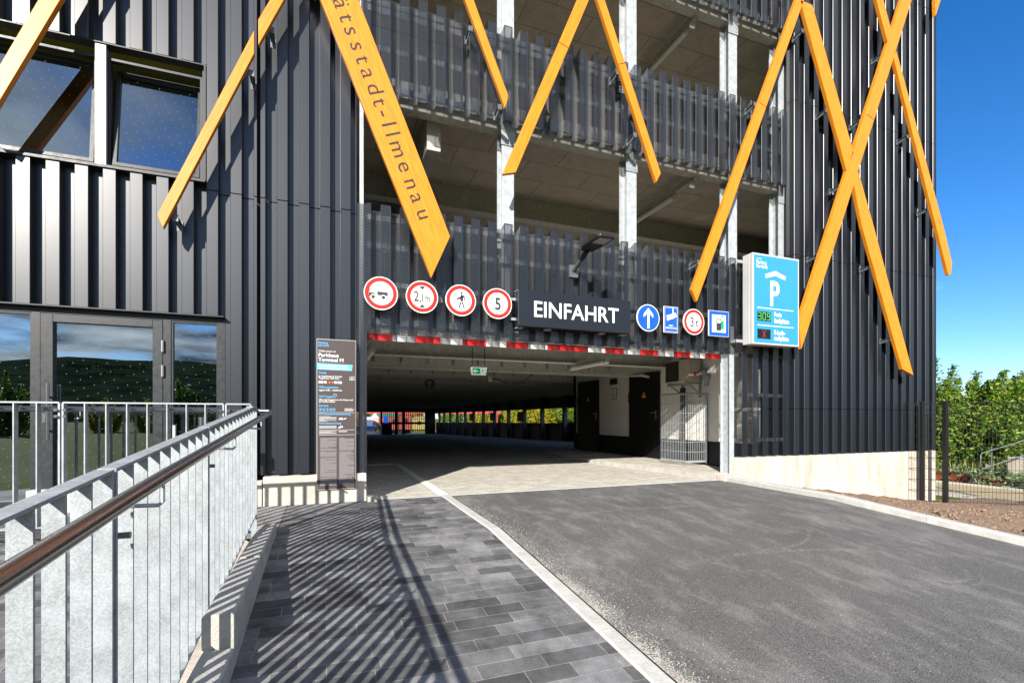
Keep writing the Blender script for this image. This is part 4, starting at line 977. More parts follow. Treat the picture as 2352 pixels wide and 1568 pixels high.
# information board
t = thing('info_board', (.115, -.08, .17), 'tall narrow brown notice board with tariffs and house rules left of the entrance', 'notice board')
X0, X1, Z0, Z1 = -.112, .345, .172, 2.022
MB().box(X0, X1, -.08, -.05, Z0, Z1).build('board_edge', m_boxgrey, t); MB().box(X0+.005, X1-.005, -.0825, -.0803, Z0+.006, Z1-.006).build('board_face', m_brd, t)
mb = MB(); mb.box(X0+.02, X0+.05, -.05, -.0, .4, 1.9); mb.box(X1-.05, X1-.02, -.05, 0, .4, 1.9); mb.build('sign_bracket', m_galv, t)
H_ = Z1-Z0
def bz(v): return Z1-(v-124)/(1500-124)*H_     # v: row in the enlarged photograph of the board
def bx_(u): return X0+(u-104)/(468-104)*(X1-X0)
by = -.0835
wt = [('Willkommen im', bx_(121), bz(242), .022, 'LEFT', 1.0, 0), ('Parkhaus', bx_(119), bz(286), .046, 'LEFT', 1.02, .015), ('Terminal M', bx_(119), bz(329), .046, 'LEFT', .98, .015),
      ('Je angefangene Stunde', bx_(122), bz(470), .02, 'LEFT', 1.08, .01), ('Tagesmax. (24 Std.)', bx_(122), bz(489), .02, 'LEFT', 1.08, .01), ('1,50 €', bx_(404), bz(474), .02, 'LEFT', .9, .01), ('5,00 €', bx_(404), bz(495), .02, 'LEFT', .9, .01),
      ('täglich 0:00 – 24:00 Uhr', bx_(124), bz(598), .02, 'LEFT', 1.0, .01), ('über Servicetaste an der Kasse und', bx_(124), bz(684), .02, 'LEFT', 1.0, .01), ('am Rolltoröffner', bx_(124), bz(702), .02, 'LEFT', 1.0, .01),
      ('Kostenpflichtiges Parkhaus', bx_(123), bz(375), .024, 'LEFT', .95, .01), ('mit schrankenlosem Parken', bx_(123), bz(397), .024, 'LEFT', .95, .01)]
MB().prism([(X0+.004, by+.0006, bz(343)), (bx_(437), by+.0006, bz(352)), (bx_(430), by+.0006, bz(408)), (X0+.004, by+.0006, bz(403))], (0, .0004, 0)).build('blue_banner', m_brdblue, t)
texts(wt, by-.0002, 'lettering', m_white, t)
texts([('Parking', bx_(119), bz(169), .028, 'LEFT', .95, .01), ('Services', bx_(119), bz(192), .028, 'LEFT', .95, .01), ('Tarife', bx_(122), bz(442), .027, 'LEFT', 1, .01), ('Öffnungszeiten', bx_(123), bz(573), .027, 'LEFT', 1, .01), ('24/7 Support', bx_(123), bz(658), .027, 'LEFT', 1, .01),
       ('Service', bx_(124), bz(741), .027, 'LEFT', 1, .01), ('KFZ-Kennzeichenerkennung', bx_(124), bz(817), .025, 'LEFT', .92, .01), ('Videoüberwachung', bx_(124), bz(901), .025, 'LEFT', .95, .01)], by-.0002, 'heading_lettering', m_brdblue, t)
rnd = random.Random(3)
mb = MB()
for v in (795, 955, 1000): mb.box(bx_(124), bx_(455), by, by+.0008, bz(v)-.0012, bz(v)+.0012)
def para(u0, u1, v0, v1, st=7):
    v = v0
    while v < v1: e = u1 if rnd.random() > .3 else lerp(u0, u1, rnd.uniform(.3, .95)); mb.box(bx_(u0), bx_(e), by, by+.0008, bz(v)-.0014, bz(v)+.0014); v += st
para(126, 285, 832, 880); para(126, 285, 918, 946); para(126, 285, 966, 993); para(305, 385, 966, 976); para(360, 450, 758, 780)
# camera, car and headset pictograms
mb.tube([(bx_(272+16*math.cos(a)), by, bz(640)+.019*math.sin(a)) for a in [i*.4-.2 for i in range(9)]], .0022, 5)
mb.prism([(bx_(303), by, bz(860)), (bx_(350), by, bz(860)), (bx_(345), by, bz(850)), (bx_(335), by, bz(843)), (bx_(318), by, bz(843))], (0, .0006, 0)); mb.prism([(bx_(352), by, bz(852)), (bx_(378), by, bz(843)), (bx_(376), by, bz(850)), (bx_(356), by, bz(858))], (0, .0006, 0))
mb.prism([(bx_(303), by, bz(940)), (bx_(345), by, bz(930)), (bx_(342), by, bz(920)), (bx_(305), by, bz(930))], (0, .0006, 0)); mb.box(bx_(323), bx_(326), by, by+.0006, bz(925), bz(912))
for k, u in enumerate((122, 168, 264, 297)): mb.box(bx_(u), bx_(u+(38 if k in (0, 3) else 25)), by, by+.0006, bz(528), bz(508))
mb.build('small_print', m_white, t)
mb = MB()
def para2(u0, u1, v0, v1):
    v = v0
    while v < v1:
        if rnd.random() > .06: e = u1 if rnd.random() > .18 else lerp(u0, u1, rnd.uniform(.3, .9)); mb.box(bx_(u0), bx_(e), by, by+.0008, bz(v)-.0010, bz(v)+.0010)
        v += 4.2
para2(136, 286, 1028, 1462); para2(310, 452, 1028, 1450)
mb.build('fine_print', mat('greyish_print', (.36, .35, .36), .5), t)
mb = MB()
for u in (125, 157, 189, 221, 250):
    for q in ((0, 25, 755, 757), (0, 25, 779, 781), (0, 2, 755, 781), (23, 25, 755, 781), (8, 16, 762, 776)): mb.box(bx_(u+q[0]), bx_(u+q[1]), by, by+.0006, bz(q[3]), bz(q[2]))
mb.build('service_pictograms', m_brdblue, t)
mb = MB(); 
for u, c in ((209, 0), (238, 0)): mb.disc((bx_(u), 0, bz(518)), .008, by-.0004, by, 14)
mb.build('red_logo_dots', m_red, t)
mb = MB()
for u in (220, 249): mb.disc((bx_(u), 0, bz(518)), .008, by-.0003, by, 14)
mb.build('orange_logo_dots', m_orange, t)
# red and white clearance board
t = thing('clearance_board', (3.37, 0, 2.1), 'long red and white striped height warning bar hanging under the perforated band', 'warning bar')
bnd = [onY(*z5(v, 760), .16).x for v in (168, 350, 510, 683, 834, 995, 1136, 1286, 1418, 1558, 1697, 1817, 1945, 2060, 2181, 2289)]+[onY(*z6(v, 900), .16).x for v in (55, 157, 260)]
cols_ = 'RWRWRWRWRRWRWRWRWR'
for k, c in enumerate(cols_):
    if k+1 < len(bnd): MB().box(bnd[k]+.001, bnd[k+1]-.001, .160, .176, 2.078, 2.165).build('stripe', m_redd if c == 'R' else m_boxgrey, t)
mb = MB().box(bnd[0], bnd[-1], .177, .19, 2.076, 2.168)
for xx in (1.0, 2.2, 3.4, 4.6, 5.8): mb.box(xx, xx+.03, .19, .24, 2.1, 2.19)
mb.build('carrier_profile', m_galvd, t)
# area lamp
t = thing('area_lamp', (3.45, 0, 3.2), 'black flat-headed outdoor lamp on a short grey pole above the EINFAHRT sign', 'lamp')
MB().tube([(3.45, -.0, 3.24), (3.45, -.28, 3.36)], .032, 14).build('lamp_arm', m_brk, t, smooth=True)
MB().tube([(3.45, -.26, 3.352), (3.45, -.42, 3.42)], .038, 14).build('lamp_joint', m_black, t, smooth=True)
MB().prism([(3.36, -.40, 3.415), (3.54, -.40, 3.415), (3.585, -.55, 3.425), (3.585, -.92, 3.425), (3.55, -.96, 3.425), (3.35, -.96, 3.425), (3.315, -.92, 3.425), (3.315, -.55, 3.425)], (0, 0, .05)).build('lamp_head', m_rubber, t, bevel=.012)
MB().box(3.36, 3.54, -.92, -.72, 3.418, 3.4245).build('lamp_glass', mat('lamp_diffuser', (.35, .36, .33), .3, noise=(60, .3, 2)), t)
MB().box(3.38, 3.52, -.03, -.003, 3.15, 3.33).build('wall_bracket', m_brk, t)
# exit sign
q0 = onY(*zp(1195, 225), 2.2); q1 = onY(*zp(1345, 320), 2.2)
t = thing('exit_sign', (q0.x, 2.2, q1.z), 'green and white emergency exit sign with arrow and running figure under the ceiling', 'exit sign')
x0, x1, z0, z1 = q0.x-.01, q1.x+.005, q1.z, q0.z-.02; xm = (x0+x1)/2
MB().prism([(x0+.01, 2.18, z0), (x1-.01, 2.18, z0), (x1+.01, 2.18, z1), (x0-.01, 2.18, z1)], (0, .05, 0)).build('sign_body', m_exitw, t)
MB().box(x0-.02, x1+.02, 2.14, 2.26, z1, z1+.035).build('housing', m_boxgrey, t)
MB().box(x0+.02, x1-.02, 2.177, 2.179, z0+.012, z1-.012).build('green_field', m_exit, t)
zm = (z0+z1)/2; hh = (z1-z0)*.36; xa = x0+(x1-x0)*.27
mb = MB(); mb.prism([(xa-hh, 2.176, zm), (xa-hh*.2, 2.176, zm+hh*.8), (xa+hh*.1, 2.176, zm+hh*.8), (xa-hh*.35, 2.176, zm+hh*.22), (xa+hh*.95, 2.176, zm+hh*.22), (xa+hh*.95, 2.176, zm-hh*.22), (xa-hh*.35, 2.176, zm-hh*.22), (xa+hh*.1, 2.176, zm-hh*.8), (xa-hh*.2, 2.176, zm-hh*.8)], (0, .0008, 0))
xb = x0+(x1-x0)*.74; mb.box(xb-hh*.9, xb+hh*.95, 2.176, 2.1768, zm-hh, zm+hh); mb.build('arrow_and_doorway', m_exitw, t)
mb = MB(); k = hh
mb.disc((xb+.12*k, 0, zm+.68*k), .17*k, 2.1745, 2.1755, 14)
for pl in ([(.05, .5), (.3, .4), (.1, -.1), (.45, -.25), (.3, -.8), (.15, -.8), (.22, -.35), (-.2, -.25), (-.35, -.55), (-.8, -.6), (-.8, -.45), (-.45, -.42), (-.2, -.05), (-.15, .3), (-.4, .2), (-.5, -.05), (-.62, .0), (-.45, .38)], [(.2, .42), (.45, .15), (.75, .3), (.7, .42), (.45, .32), (.3, .5)]): mb.prism([(xb+a*k, 2.1745, zm+b*k) for a, b in pl], (0, .001, 0))
mb.build('running_figure', m_exit, t)
mb = MB()
for xx in (x0+.02, x1-.03): mb.tube([(xx, 2.2, z1+.035), (xx, 2.2, 2.62)], .006, 6)
mb.build('hanger_rod', m_black, t)
# small sign in the utility bay, arrow sign deep inside
q0 = onX(*zi(575, 485), XW-.012); q1 = onX(*zi(645, 610), XW-.012)
t = thing('electrical_room_sign', (XW, q1.y, q1.z), 'small white sign with a black lightning bolt between the two black doors', 'sign')
MB().box(XW-.012, XW-.002, q1.y, q0.y, q1.z, q0.z).build('sign_plate', m_black, t); MB().box(XW-.014, XW-.0123, q1.y+.012, q0.y-.012, q1.z+.012, q0.z-.012).build('white_field', m_white, t)
ym = (q0.y+q1.y)/2; zc = lerp(q1.z, q0.z, .68)
mb = MB().prism([(XW-.0145, ym, zc+.06), (XW-.0145, ym+.02, zc-.01), (XW-.0145, ym-.004, zc-.01), (XW-.0145, ym, zc-.06), (XW-.0145, ym-.02, zc+.012), (XW-.0145, ym, zc+.012)], (.0004, 0, 0))
mb.box(XW-.0155, XW-.0146, ym-.07, ym+.07, q1.z+.10, q1.z+.115); mb.box(XW-.0155, XW-.0146, ym-.05, ym+.05, q1.z+.07, q1.z+.078); mb.box(XW-.0155, XW-.0146, ym-.05, ym+.05, q1.z+.045, q1.z+.053); mb.build('bolt_symbol', m_black, t)
q = onY(*zp(740, 410), 7.4)
t = thing('direction_sign', (q.x, 7.35, q.z), 'dark round sign with a grey upward arrow hanging from a ceiling beam', 'sign')
rr = (onY(*zp(802, 410), 7.4).x-onY(*zp(678, 410), 7.4).x)/2
MB().disc((q.x, 0, q.z-.03), rr, 7.34, 7.37, 32).build('sign_plate', m_black, t)
mb = MB(); ro = rr*.97
for k in range(32):
    a, b = 2*math.pi*k/32, 2*math.pi*(k+1)/32; c0 = (q.x, q.z-.03); mb.face([(c0[0]+ro*math.cos(a), 7.337, c0[1]+ro*math.sin(a)), (c0[0]+ro*math.cos(b), 7.337, c0[1]+ro*math.sin(b)), (c0[0]+ro*.92*math.cos(b), 7.337, c0[1]+ro*.92*math.sin(b)), (c0[0]+ro*.92*math.cos(a), 7.337, c0[1]+ro*.92*math.sin(a))])
flatpoly(mb, [(-.1, -.75), (.1, -.75), (.1, .3), (.45, 0), (.45, .25), (0, .7), (-.45, .25), (-.45, 0), (-.1, .3)], q.x, q.z-.03, rr, 7.337); mb.build('arrow', mat('grey_arrow', (.25, .25, .24), .5), t, recalc=False)
# surveillance camera on a beam
q = onY(*zp(1440, 378), 4.85)
t = thing('surveillance_camera', (q.x, 4.9, q.z), 'small beige bullet camera fixed to a ceiling beam right of the exit sign', 'camera')
MB().box(q.x-.16, q.x-.05, 4.86, 4.98, q.z-.03, q.z+.09).build('junction_box', m_ac, t); MB().tube([(q.x-.05, 4.9, q.z+.03), (q.x+.12, 4.78, q.z-.03)], .055, 14).build('camera_body', mat('grey_camera', (.2, .19, .16), .5), t, smooth=True)
MB().tube([(q.x+.12, 4.85, q.z-.02), (q.x+.45, 4.9, q.z-.08), (q.x+.8, 4.95, q.z+.0), (q.x+1.05, 4.97, q.z+.2)], .008, 6).build('cable', m_black, t)
# cable tray
ty = 3.4; tz = 2.04
t = thing('cable_tray', (.4, ty, tz), 'long perforated metal cable tray hanging under the garage ceiling', 'cable tray')
mb = MB(); mb.box(.36, XW-.4, ty-.06, ty-.055, tz, tz+.06); mb.box(.36, XW-.4, ty+.055, ty+.06, tz, tz+.06); mb.box(.36, XW-.4, ty-.055, ty+.055, tz, tz+.003)
mb.build('tray', m_galvd, t)
mb = MB(); x = .42
while x < XW-.5: mb.box(x, x+.014, ty-.0615, ty-.0602, tz+.026, tz+.038); x += .034
mb.build('tray_slots', m_black, t)
mb = MB()
for x in (.6, 1.9, 3.2, 4.5, 5.8, 6.7): mb.tube([(x, ty-.07, tz), (x, ty-.07, 2.62)], .005, 6)
mb.build('threaded_rod', m_galvd, t)
mb = MB(); mb.tube([(XW-.4, ty, tz+.03), (XW-.2, ty, tz+.05), (XW-.12, ty-.1, tz+.02), (XW, ty-.1, tz)], .035, 8); mb.build('cable_bundle', m_boxgrey, t)
# tube lights
def tube_light(x, y0, y1, z, label):
    t = thing('tube_light', (x, y0, z), label, 'ceiling light', 'tube lights under the garage ceilings')
    MB().tube([(x, y0, z), (x, y1, z)], .05, 12).build('diffuser', m_tube, t, smooth=True)
    MB().tube([(x, y0-.05, z), (x, y0, z)], .053, 12).tube([(x, y1, z), (x, y1+.05, z)], .053, 12).build('end_cap', m_boxgrey, t, smooth=True)
    MB().box(x-.02, x+.02, y0+.2, y1-.2, z+.045, z+.12).build('mount', m_galvd, t)
q = onZ(*z2(2300, 1362), 5.16); tube_light(6.06, .95, 2.1, 5.17, 'tube light under the middle garage ceiling above the EINFAHRT sign')
tube_light(6.06, .6, 1.75, 8.0, 'tube light under the topmost visible garage ceiling')
a = onZ(*zi(95, 240), 2.08); tube_light(a.x, a.y-1.3, a.y, 2.10, 'tube light just inside the entrance left of the black doors')
a = onZ(*zp(95, 135), 2.08); tube_light(a.x-.02, a.y-1.0, a.y+.2, 2.10, 'tube light at the upper left corner of the entrance')
# air conditioner
XA = 6.93
t = thing('air_conditioner', (7.1, 1.9, 1.8), 'beige outdoor air conditioning unit on wall brackets above the wire cage', 'air conditioner')
ya, yb, za, zb = 1.53, 2.28, 1.80, 2.275
MB().box(XA, XA+.30, ya, yb, za, zb).build('casing', m_ac, t, bevel=.012)
MB().box(XA-.012, XA+.002, ya+.32, yb-.02, za+.03, zb-.03).build('grille_recess', m_black, t)
mb = MB()
for k in range(17): y_ = ya+.33+k*.024; mb.box(XA-.016, XA-.0125, y_, y_+.003, za+.03, zb-.03)
for k in range(18): z_ = za+.04+k*.023; mb.box(XA-.024, XA-.0225, ya+.32, yb-.02, z_, z_+.003)
mb.build('fan_grille', mat('grille_wire', (.12, .11, .085), .5), t)
mb = MB().box(XA+.1, XA+.2, ya-.003, ya-.0005, zb-.17, zb-.06); mb.build('type_label', m_boxgrey, t)
MB().box(XA+.11, XA+.17, ya-.004, ya-.0005, za+.13, za+.2).build('red_label', m_red, t)
pts = [(XA+.25, ya-.0, za+.17), (XA+.30, ya-.12, za+.18), (XA+.33, ya-.15, za+.08), (XA+.35, ya-.12, za-.02), (XA+.37, ya-.08, za-.09)]
pts = [Vector(q) for q in pts]; fine = []
for i in range(len(pts)-1):
    for j in range(8): fine.append(pts[i].lerp(pts[i+1], j/8))
MB().tube(fine, [.045+(.006 if k % 3 == 0 else 0) for k in range(len(fine))], 14).build('duct', m_galv, t)
mb = MB()
for yy_ in (ya+.08, yb-.12): mb.bar((XA-.03, yy_, za-.02), (XW, yy_, za-.02), .035, .035); mb.bar((XA+.02, yy_, za-.04), (XW, yy_, za-.26), .03, .03); mb.box(XW-.035, XW-.005, yy_-.02, yy_+.02, za-.32, za+.05)
mb.bar((XA+.05, ya, za-.05), (XA+.05, yb, za-.05), .03, .03); mb.build('wall_bracket', m_galv, t)
# wire cage around pipework
t = thing('wire_cage', (7.15, 1.8, .1), 'tall galvanised wire cage standing at the utility wall below the air conditioner', 'cage')
q0 = onZ(*zi(1200, 1362), .13); q1 = onZ(*zi(1530, 1398), .13); q2 = Vector((7.29, 1.83, .13))
c0 = Vector((6.86, 2.55, 0)); c1 = Vector((6.86, 1.86, 0)); c2 = Vector((7.28, 1.86, 0)); c3 = Vector((7.28, 2.55, 0))
zt_ = 1.545
c1 = onZ(*zi(1530, 1398), .13); c0 = Vector((c1.x-.02, 2.63, 0)); c1.z = 0; c2 = Vector((7.62, c1.y, 0))
c1 = Vector((6.79, 1.43, 0)); c0 = Vector((6.75, 2.19, 0)); c2 = Vector((7.27, 1.41, 0))
for (a, b, nn) in ((c0, c1, 16), (c1, c2, 11)):
    mb = MB()
    for k in range(nn+1): q = a.lerp(b, k/nn); mb.tube([(q.x, q.y, .17), (q.x, q.y, zt_)], .0045, 5)
    for k in range(8): z_ = .17+(zt_-.17)*k/7; mb.tube([(a.x, a.y, z_), (b.x, b.y, z_)], .0055, 5)
    mb.build('mesh_panel', m_galv, t)
mb = MB()
for z_ in (.17, zt_): mb.tube([(c0.x, c0.y, z_), (c1.x, c1.y, z_), (c2.x, c2.y, z_)], .022, 10)
mb.tube([(c2.x, c2.y, .13), (c2.x, c2.y, zt_)], .02, 10)
mb.build('cage_frame', m_galv, t, smooth=True)
mb = MB().tube([(7.15, 1.95, .1), (7.15, 1.95, 1.7)], .035, 10).tube([(7.2, 2.1, .1), (7.2, 2.1, 1.7)], .02, 8); mb.build('pipe', m_black, t)

# ================================================================== RAMP, RAILINGS
XF = -.6025; XH = -.47
HR = [(-1.60, 1.104), (-1.753, 1.092), (-2.302, 1.053), (-3.70, .947), (-4.60, .879), (-5.025, .844), (-5.518, .80), (-7.3, .64)]
def hz(Y): return interp([(a, b) for a, b in HR], Y)
def rz(Y): return 1.128+.0833*(Y+2.028) if Y < -1.9 else 1.15
def rampz(Y): return .183+.1025*(Y+1.765)-.055
# landing and ramp body
mb = MB(); yr = [-1.58]+[-2-.4*k for k in range(14)]; rows = []
ys_ = [-.02, -1.0, -1.58]+yr[1:]
for Y in ys_:
    zt2 = .05 if Y > -1.6 else min(.05, rz(Y)-1.105); xe = -.81 if Y > -1.6 else -.574; rows.append(len(mb.v)); mb.v += [(-4.5, Y, zt2), (xe, Y, zt2), (xe, Y, -1.6), (-4.5, Y, -1.6)]
for a, b in zip(rows, rows[1:]):
    for k in range(3): mb.f.append((a+k, a+k+1, b+k+1, b+k)); mb.uv.append([(0, 0)]*4)
mb.f.append(tuple(rows[0]+k for k in range(4))); mb.uv.append([(0, 0)]*4)
tag(mb.build('ramp', m_conc), kind='structure')
mb = MB(); rows = []
for Y in ys_:
    zt2 = .054 if Y > -1.6 else min(.054, rz(Y)-1.101); rows.append(len(mb.v)); mb.v += [(-4.5, Y, zt2), (-.86, Y, zt2)]
for a, b in zip(rows, rows[1:]): mb.f.append((a, a+1, b+1, b)); mb.uv.append([(0, 0)]*4)
tag(mb.build('ramp_paving', m_path), kind='structure')
# stepped concrete retaining blocks
blocks = [(-1.54, -2.678, .088), (-2.686, -3.735, .083), (-3.745, -4.85, -.087), (-4.86, -5.95, -.095), (-5.96, -7.0, -.27)]
labs = ['concrete retaining block nearest the building beside the railing foot', 'middle concrete retaining block with the step down at its near end', 'lower concrete retaining block just after the step', 'concrete retaining block at the lower edge of the picture', 'foremost concrete retaining block beside the ramp']
for (ya_, yb_, zt2), lb in zip(blocks, labs):
    mb = MB(); ch = .012
    prof = [(-.572, -1.4), (-.572, zt2-ch), (-.572+ch, zt2), (-.43-ch, zt2), (-.43, zt2-ch), (-.43, -1.4)]
    mb.prism([(x, ya_, z) for x, z in prof], (0, yb_-ya_, 0))
    tag(mb.build('retaining_block', m_concg, bevel=.004), lb, 'concrete block', 'stepped retaining blocks along the ramp')
tag(MB().box(-.80, -.60, -1.6, -1.28, -.3, .05).build('paved_edge_strip', m_conc), kind='structure') if 0 else None
# sloping railing
t = thing('ramp_railing', (XF, -1.6, 0), 'galvanised ramp railing of close flat bars with a round steel handrail in front', 'railing')
ybars = []; y_ = -1.66; k = 0
POSTS = {}
segs_ = [(-1.62, -3.52), (-3.535, -4.74), (-4.755, -6.0), (-6.015, -7.25)]
for (a, b) in segs_:
    n = max(2, round((a-b)/.139)); 
    for i in range(n+1):
        y0 = lerp(a-.006, b+.006, i/n); zt2 = rz(y0)-.0; zb_ = rampz(y0)+.055 if 0 < i < n else rz(y0)-1.15
        w2 = .0045 if 0 < i < n else .007
        MB().box(XF-.0225, XF+.0225, y0-w2, y0+w2, zb_, zt2).build('post' if i in (0, n) else 'bar', m_galv, t)
    for dz, zf in ((-.01, rz), (.05, rampz)):
        mb = MB(); m_ = 10
        for i in range(m_): ya_, yb_ = lerp(a, b, i/m_), lerp(a, b, (i+1)/m_); mb.prism([(XF-.0235, ya_, zf(ya_)+dz), (XF+.0235, ya_, zf(ya_)+dz), (XF+.0235, yb_, zf(yb_)+dz), (XF-.0235, yb_, zf(yb_)+dz)], (0, 0, .010))
        mb.build('top_rail' if zf is rz else 'bottom_rail', m_galv, t)
hp = [(XH, Y, z-.0) for Y, z in HR]; fine = [(XH-.05, -1.605, 1.136)]
for Y in [-1.625]+[-1.7-.1*k for k in range(57)]: fine.append((XH, Y, hz(Y)))
MB().tube([(-.95, -1.525, 1.125), (XH-.05, -1.525, 1.115), (XH-.012, -1.54, 1.11), (XH, -1.58, 1.104)]+fine[1:], .0215, 20).build('handrail', m_steel, t, smooth=True)
for Y in (-2.3, -3.45, -4.72, -5.6):
    z = hz(Y); MB().tube([(XF+.02, Y-.05, z-.075), (XH-.01, Y, z-.085), (XH, Y, z-.075), (XH, Y, z-.02)], .0065, 8).build('handrail_bracket', m_galv, t, smooth=True)
for Y in (-3.50, -4.70):
    for dz in (-.06, -.16): MB().tube([(XF-.04, Y, rz(Y)-.05+dz), (XF+.045, Y, rz(Y)-.05+dz)], [.009, .011], 10).build('bolt', m_steel, t, smooth=True)
# level railing on the landing
t = thing('landing_railing', (-1.6, -1.6, .1), 'level galvanised railing of slim upright bars in front of the glass entrance door', 'railing')
def lrail(xa, xb, xs):
    MB().box(xa, xb, -1.63, -1.57, 1.168, 1.18).build('top_rail', m_galv, t); MB().box(xa, xb, -1.63, -1.57, .19, .20).build('bottom_rail', m_galv, t)
    for x in xs: MB().box(x-.004, x+.004, -1.63, -1.57, .2, 1.168).build('bar', m_galv, t)
    for x in (xa, xb): MB().box(x-.006, x+.006, -1.63, -1.57, .05, 1.168).build('post', m_galv, t)
lrail(-1.952, -.842, [-1.952+.139*k for k in range(1, 8)])
lrail(-3.2, -1.975, [-1.975-.139*k for k in range(1, 9)])
lrail(-.822, -.63, [])
MB().tube([(-3.2, -1.525, 1.125), (-.9, -1.525, 1.125)], .0215, 16).build('handrail', m_steel, t, smooth=True)
mb = MB()
for x in (-1.99, -1.935, -.86, -.80):
    for z in (1.115, 1.065): mb.tube([(x, -1.65, z), (x, -1.62, z)], [.012, .012], 8)
mb.build('bolt', m_steel, t, smooth=True)
for x in (-1.88, -3.05): MB().tube([(x, -1.57, 1.05), (x, -1.53, 1.05), (x, -1.525, 1.06), (x, -1.525, 1.12)], .006, 8).build('handrail_bracket', m_galv, t, smooth=True)
# small bollard by the door
t = thing('ash_bollard', (-1.28, -.5, .1), 'short brushed steel cylinder standing behind the railing near the door', 'bollard')
MB().tube([(-1.42, -.75, .1), (-1.42, -.75, .98)], .015, 10).build('pole', m_boxgrey, t); q = onY(464, 985, -.75)
MB().tube([(q.x, -.75, .93), (q.x, -.75, 1.06)], .035, 16).build('steel_cup', m_steel, t, smooth=True); MB().tube([(q.x, -.75, .1), (q.x, -.75, .93)], .012, 8).build('pole', m_galv, t)

# ================================================================== RIGHT SIDE
FP = [(11.16, -.05), (11.42, -.14), (11.6, -.45), (12.75, -1.75), (13.9, -3.1), (15.1, -4.5)]
gz = lambda x, y: g(x, y)
t = thing('mesh_fence', (11.6, -.45, -.66), 'black double-bar wire mesh fence at the right end of the garage wall', 'fence')
FZ = 1.34
def fpanel(a, b, n=None):
    a, b = Vector((*a, 0)), Vector((*b, 0)); Ln = (b-a).length; n = n or max(2, round(Ln/.055)); mb = MB()
    za, zb_ = min(-.62, gz(a.x, a.y))+.05, min(-.62, gz(b.x, b.y))+.05
    for k in range(n+1): q = a.lerp(b, k/n); z0 = lerp(za, zb_, k/n); mb.tube([(q.x, q.y, z0), (q.x, q.y, FZ+.03)], .0032, 4)
    for k in range(10): u = k/9; mb.tube([(a.x, a.y, lerp(za, FZ, u)), (b.x, b.y, lerp(zb_, FZ, u))], .005, 4)
    mb.build('mesh_panel', m_black, t)
for a, b in zip(FP, FP[1:]): fpanel(a, b)
for (x, y) in FP[1:]: z0 = min(-.62, gz(x, y)); MB().box(x-.035, x+.035, y-.035, y+.035, z0-.4, FZ+.05).build('post', m_black, t, bevel=.004)
mb = MB().box(12.3, 12.36, 1.5, 1.56, -.9, .8); tag(mb.build('fence_post', m_black), 'lone dark post behind the mesh fence beside the garage corner', 'post')
# rusty rails, platform with railing
rr2 = []
for k, x in enumerate((17.0, 17.28, 17.55, 17.9)):
    mb = MB().prism([(x-.06, -2, -.80), (x+.06, -2, -.80), (x+.06, -2, -.785), (x+.012, -2, -.77), (x+.012, -2, -.68), (x+.035, -2, -.665), (x+.035, -2, -.64), (x-.035, -2, -.64), (x-.035, -2, -.665), (x-.012, -2, -.68), (x-.012, -2, -.77), (x-.06, -2, -.785)], (0, 9, 0))
    for v in range(len(mb.v)): mb.v[v] = (mb.v[v][0]+.05*k*(mb.v[v][1]), mb.v[v][1], mb.v[v][2]+.03)
    tag(mb.build('rusty_rail', m_rust), 'rusty steel rail lying beyond the sandy path', 'rail', 'rusty rails beyond the path')
t = thing('concrete_platform', (18.5, .2, -.8), 'white concrete platform with grey tube railing behind the shrubs at the right edge', 'platform')
q = onY(2312, 1090, 1.0); bx0 = 16.9
def rp(px, dep):  # point at forward depth
    r = ray(px, CY); return (r[0]*dep, -6.5+r[1]*dep)
ax, ay = rp(2312, 13.2)
MB().box(ax, ax+6, ay-.9, ay, -.9, -.0).build('platform_block', m_conc, t, bevel=.02)
mb = MB()
for k in range(8): mb.box(ax+.05+.12*k, ax+.10+.12*k, ay-.5, ay-.47, .0, 1.0)
mb.box(ax, ax+1.2, ay-.5, ay-.47, .0, .06); mb.box(ax, ax+1.2, ay-.5, ay-.47, .95, 1.0); mb.build('railing_panel', m_galv, t)
x_, y_ = rp(2255, 13.0)
MB().tube([(ax+.1, ay-.4, .5), (x_, y_, .12), (x_-.05, y_, .05), (x_-.05, y_, -.25), (x_, y_, -.3), (ax, ay-.4, .1)], .016, 8).tube([(lerp(x_, ax, .5), y_, -.5), (lerp(x_, ax, .5), y_, .3)], .018, 8).build('handrail', m_brk, t, smooth=True)

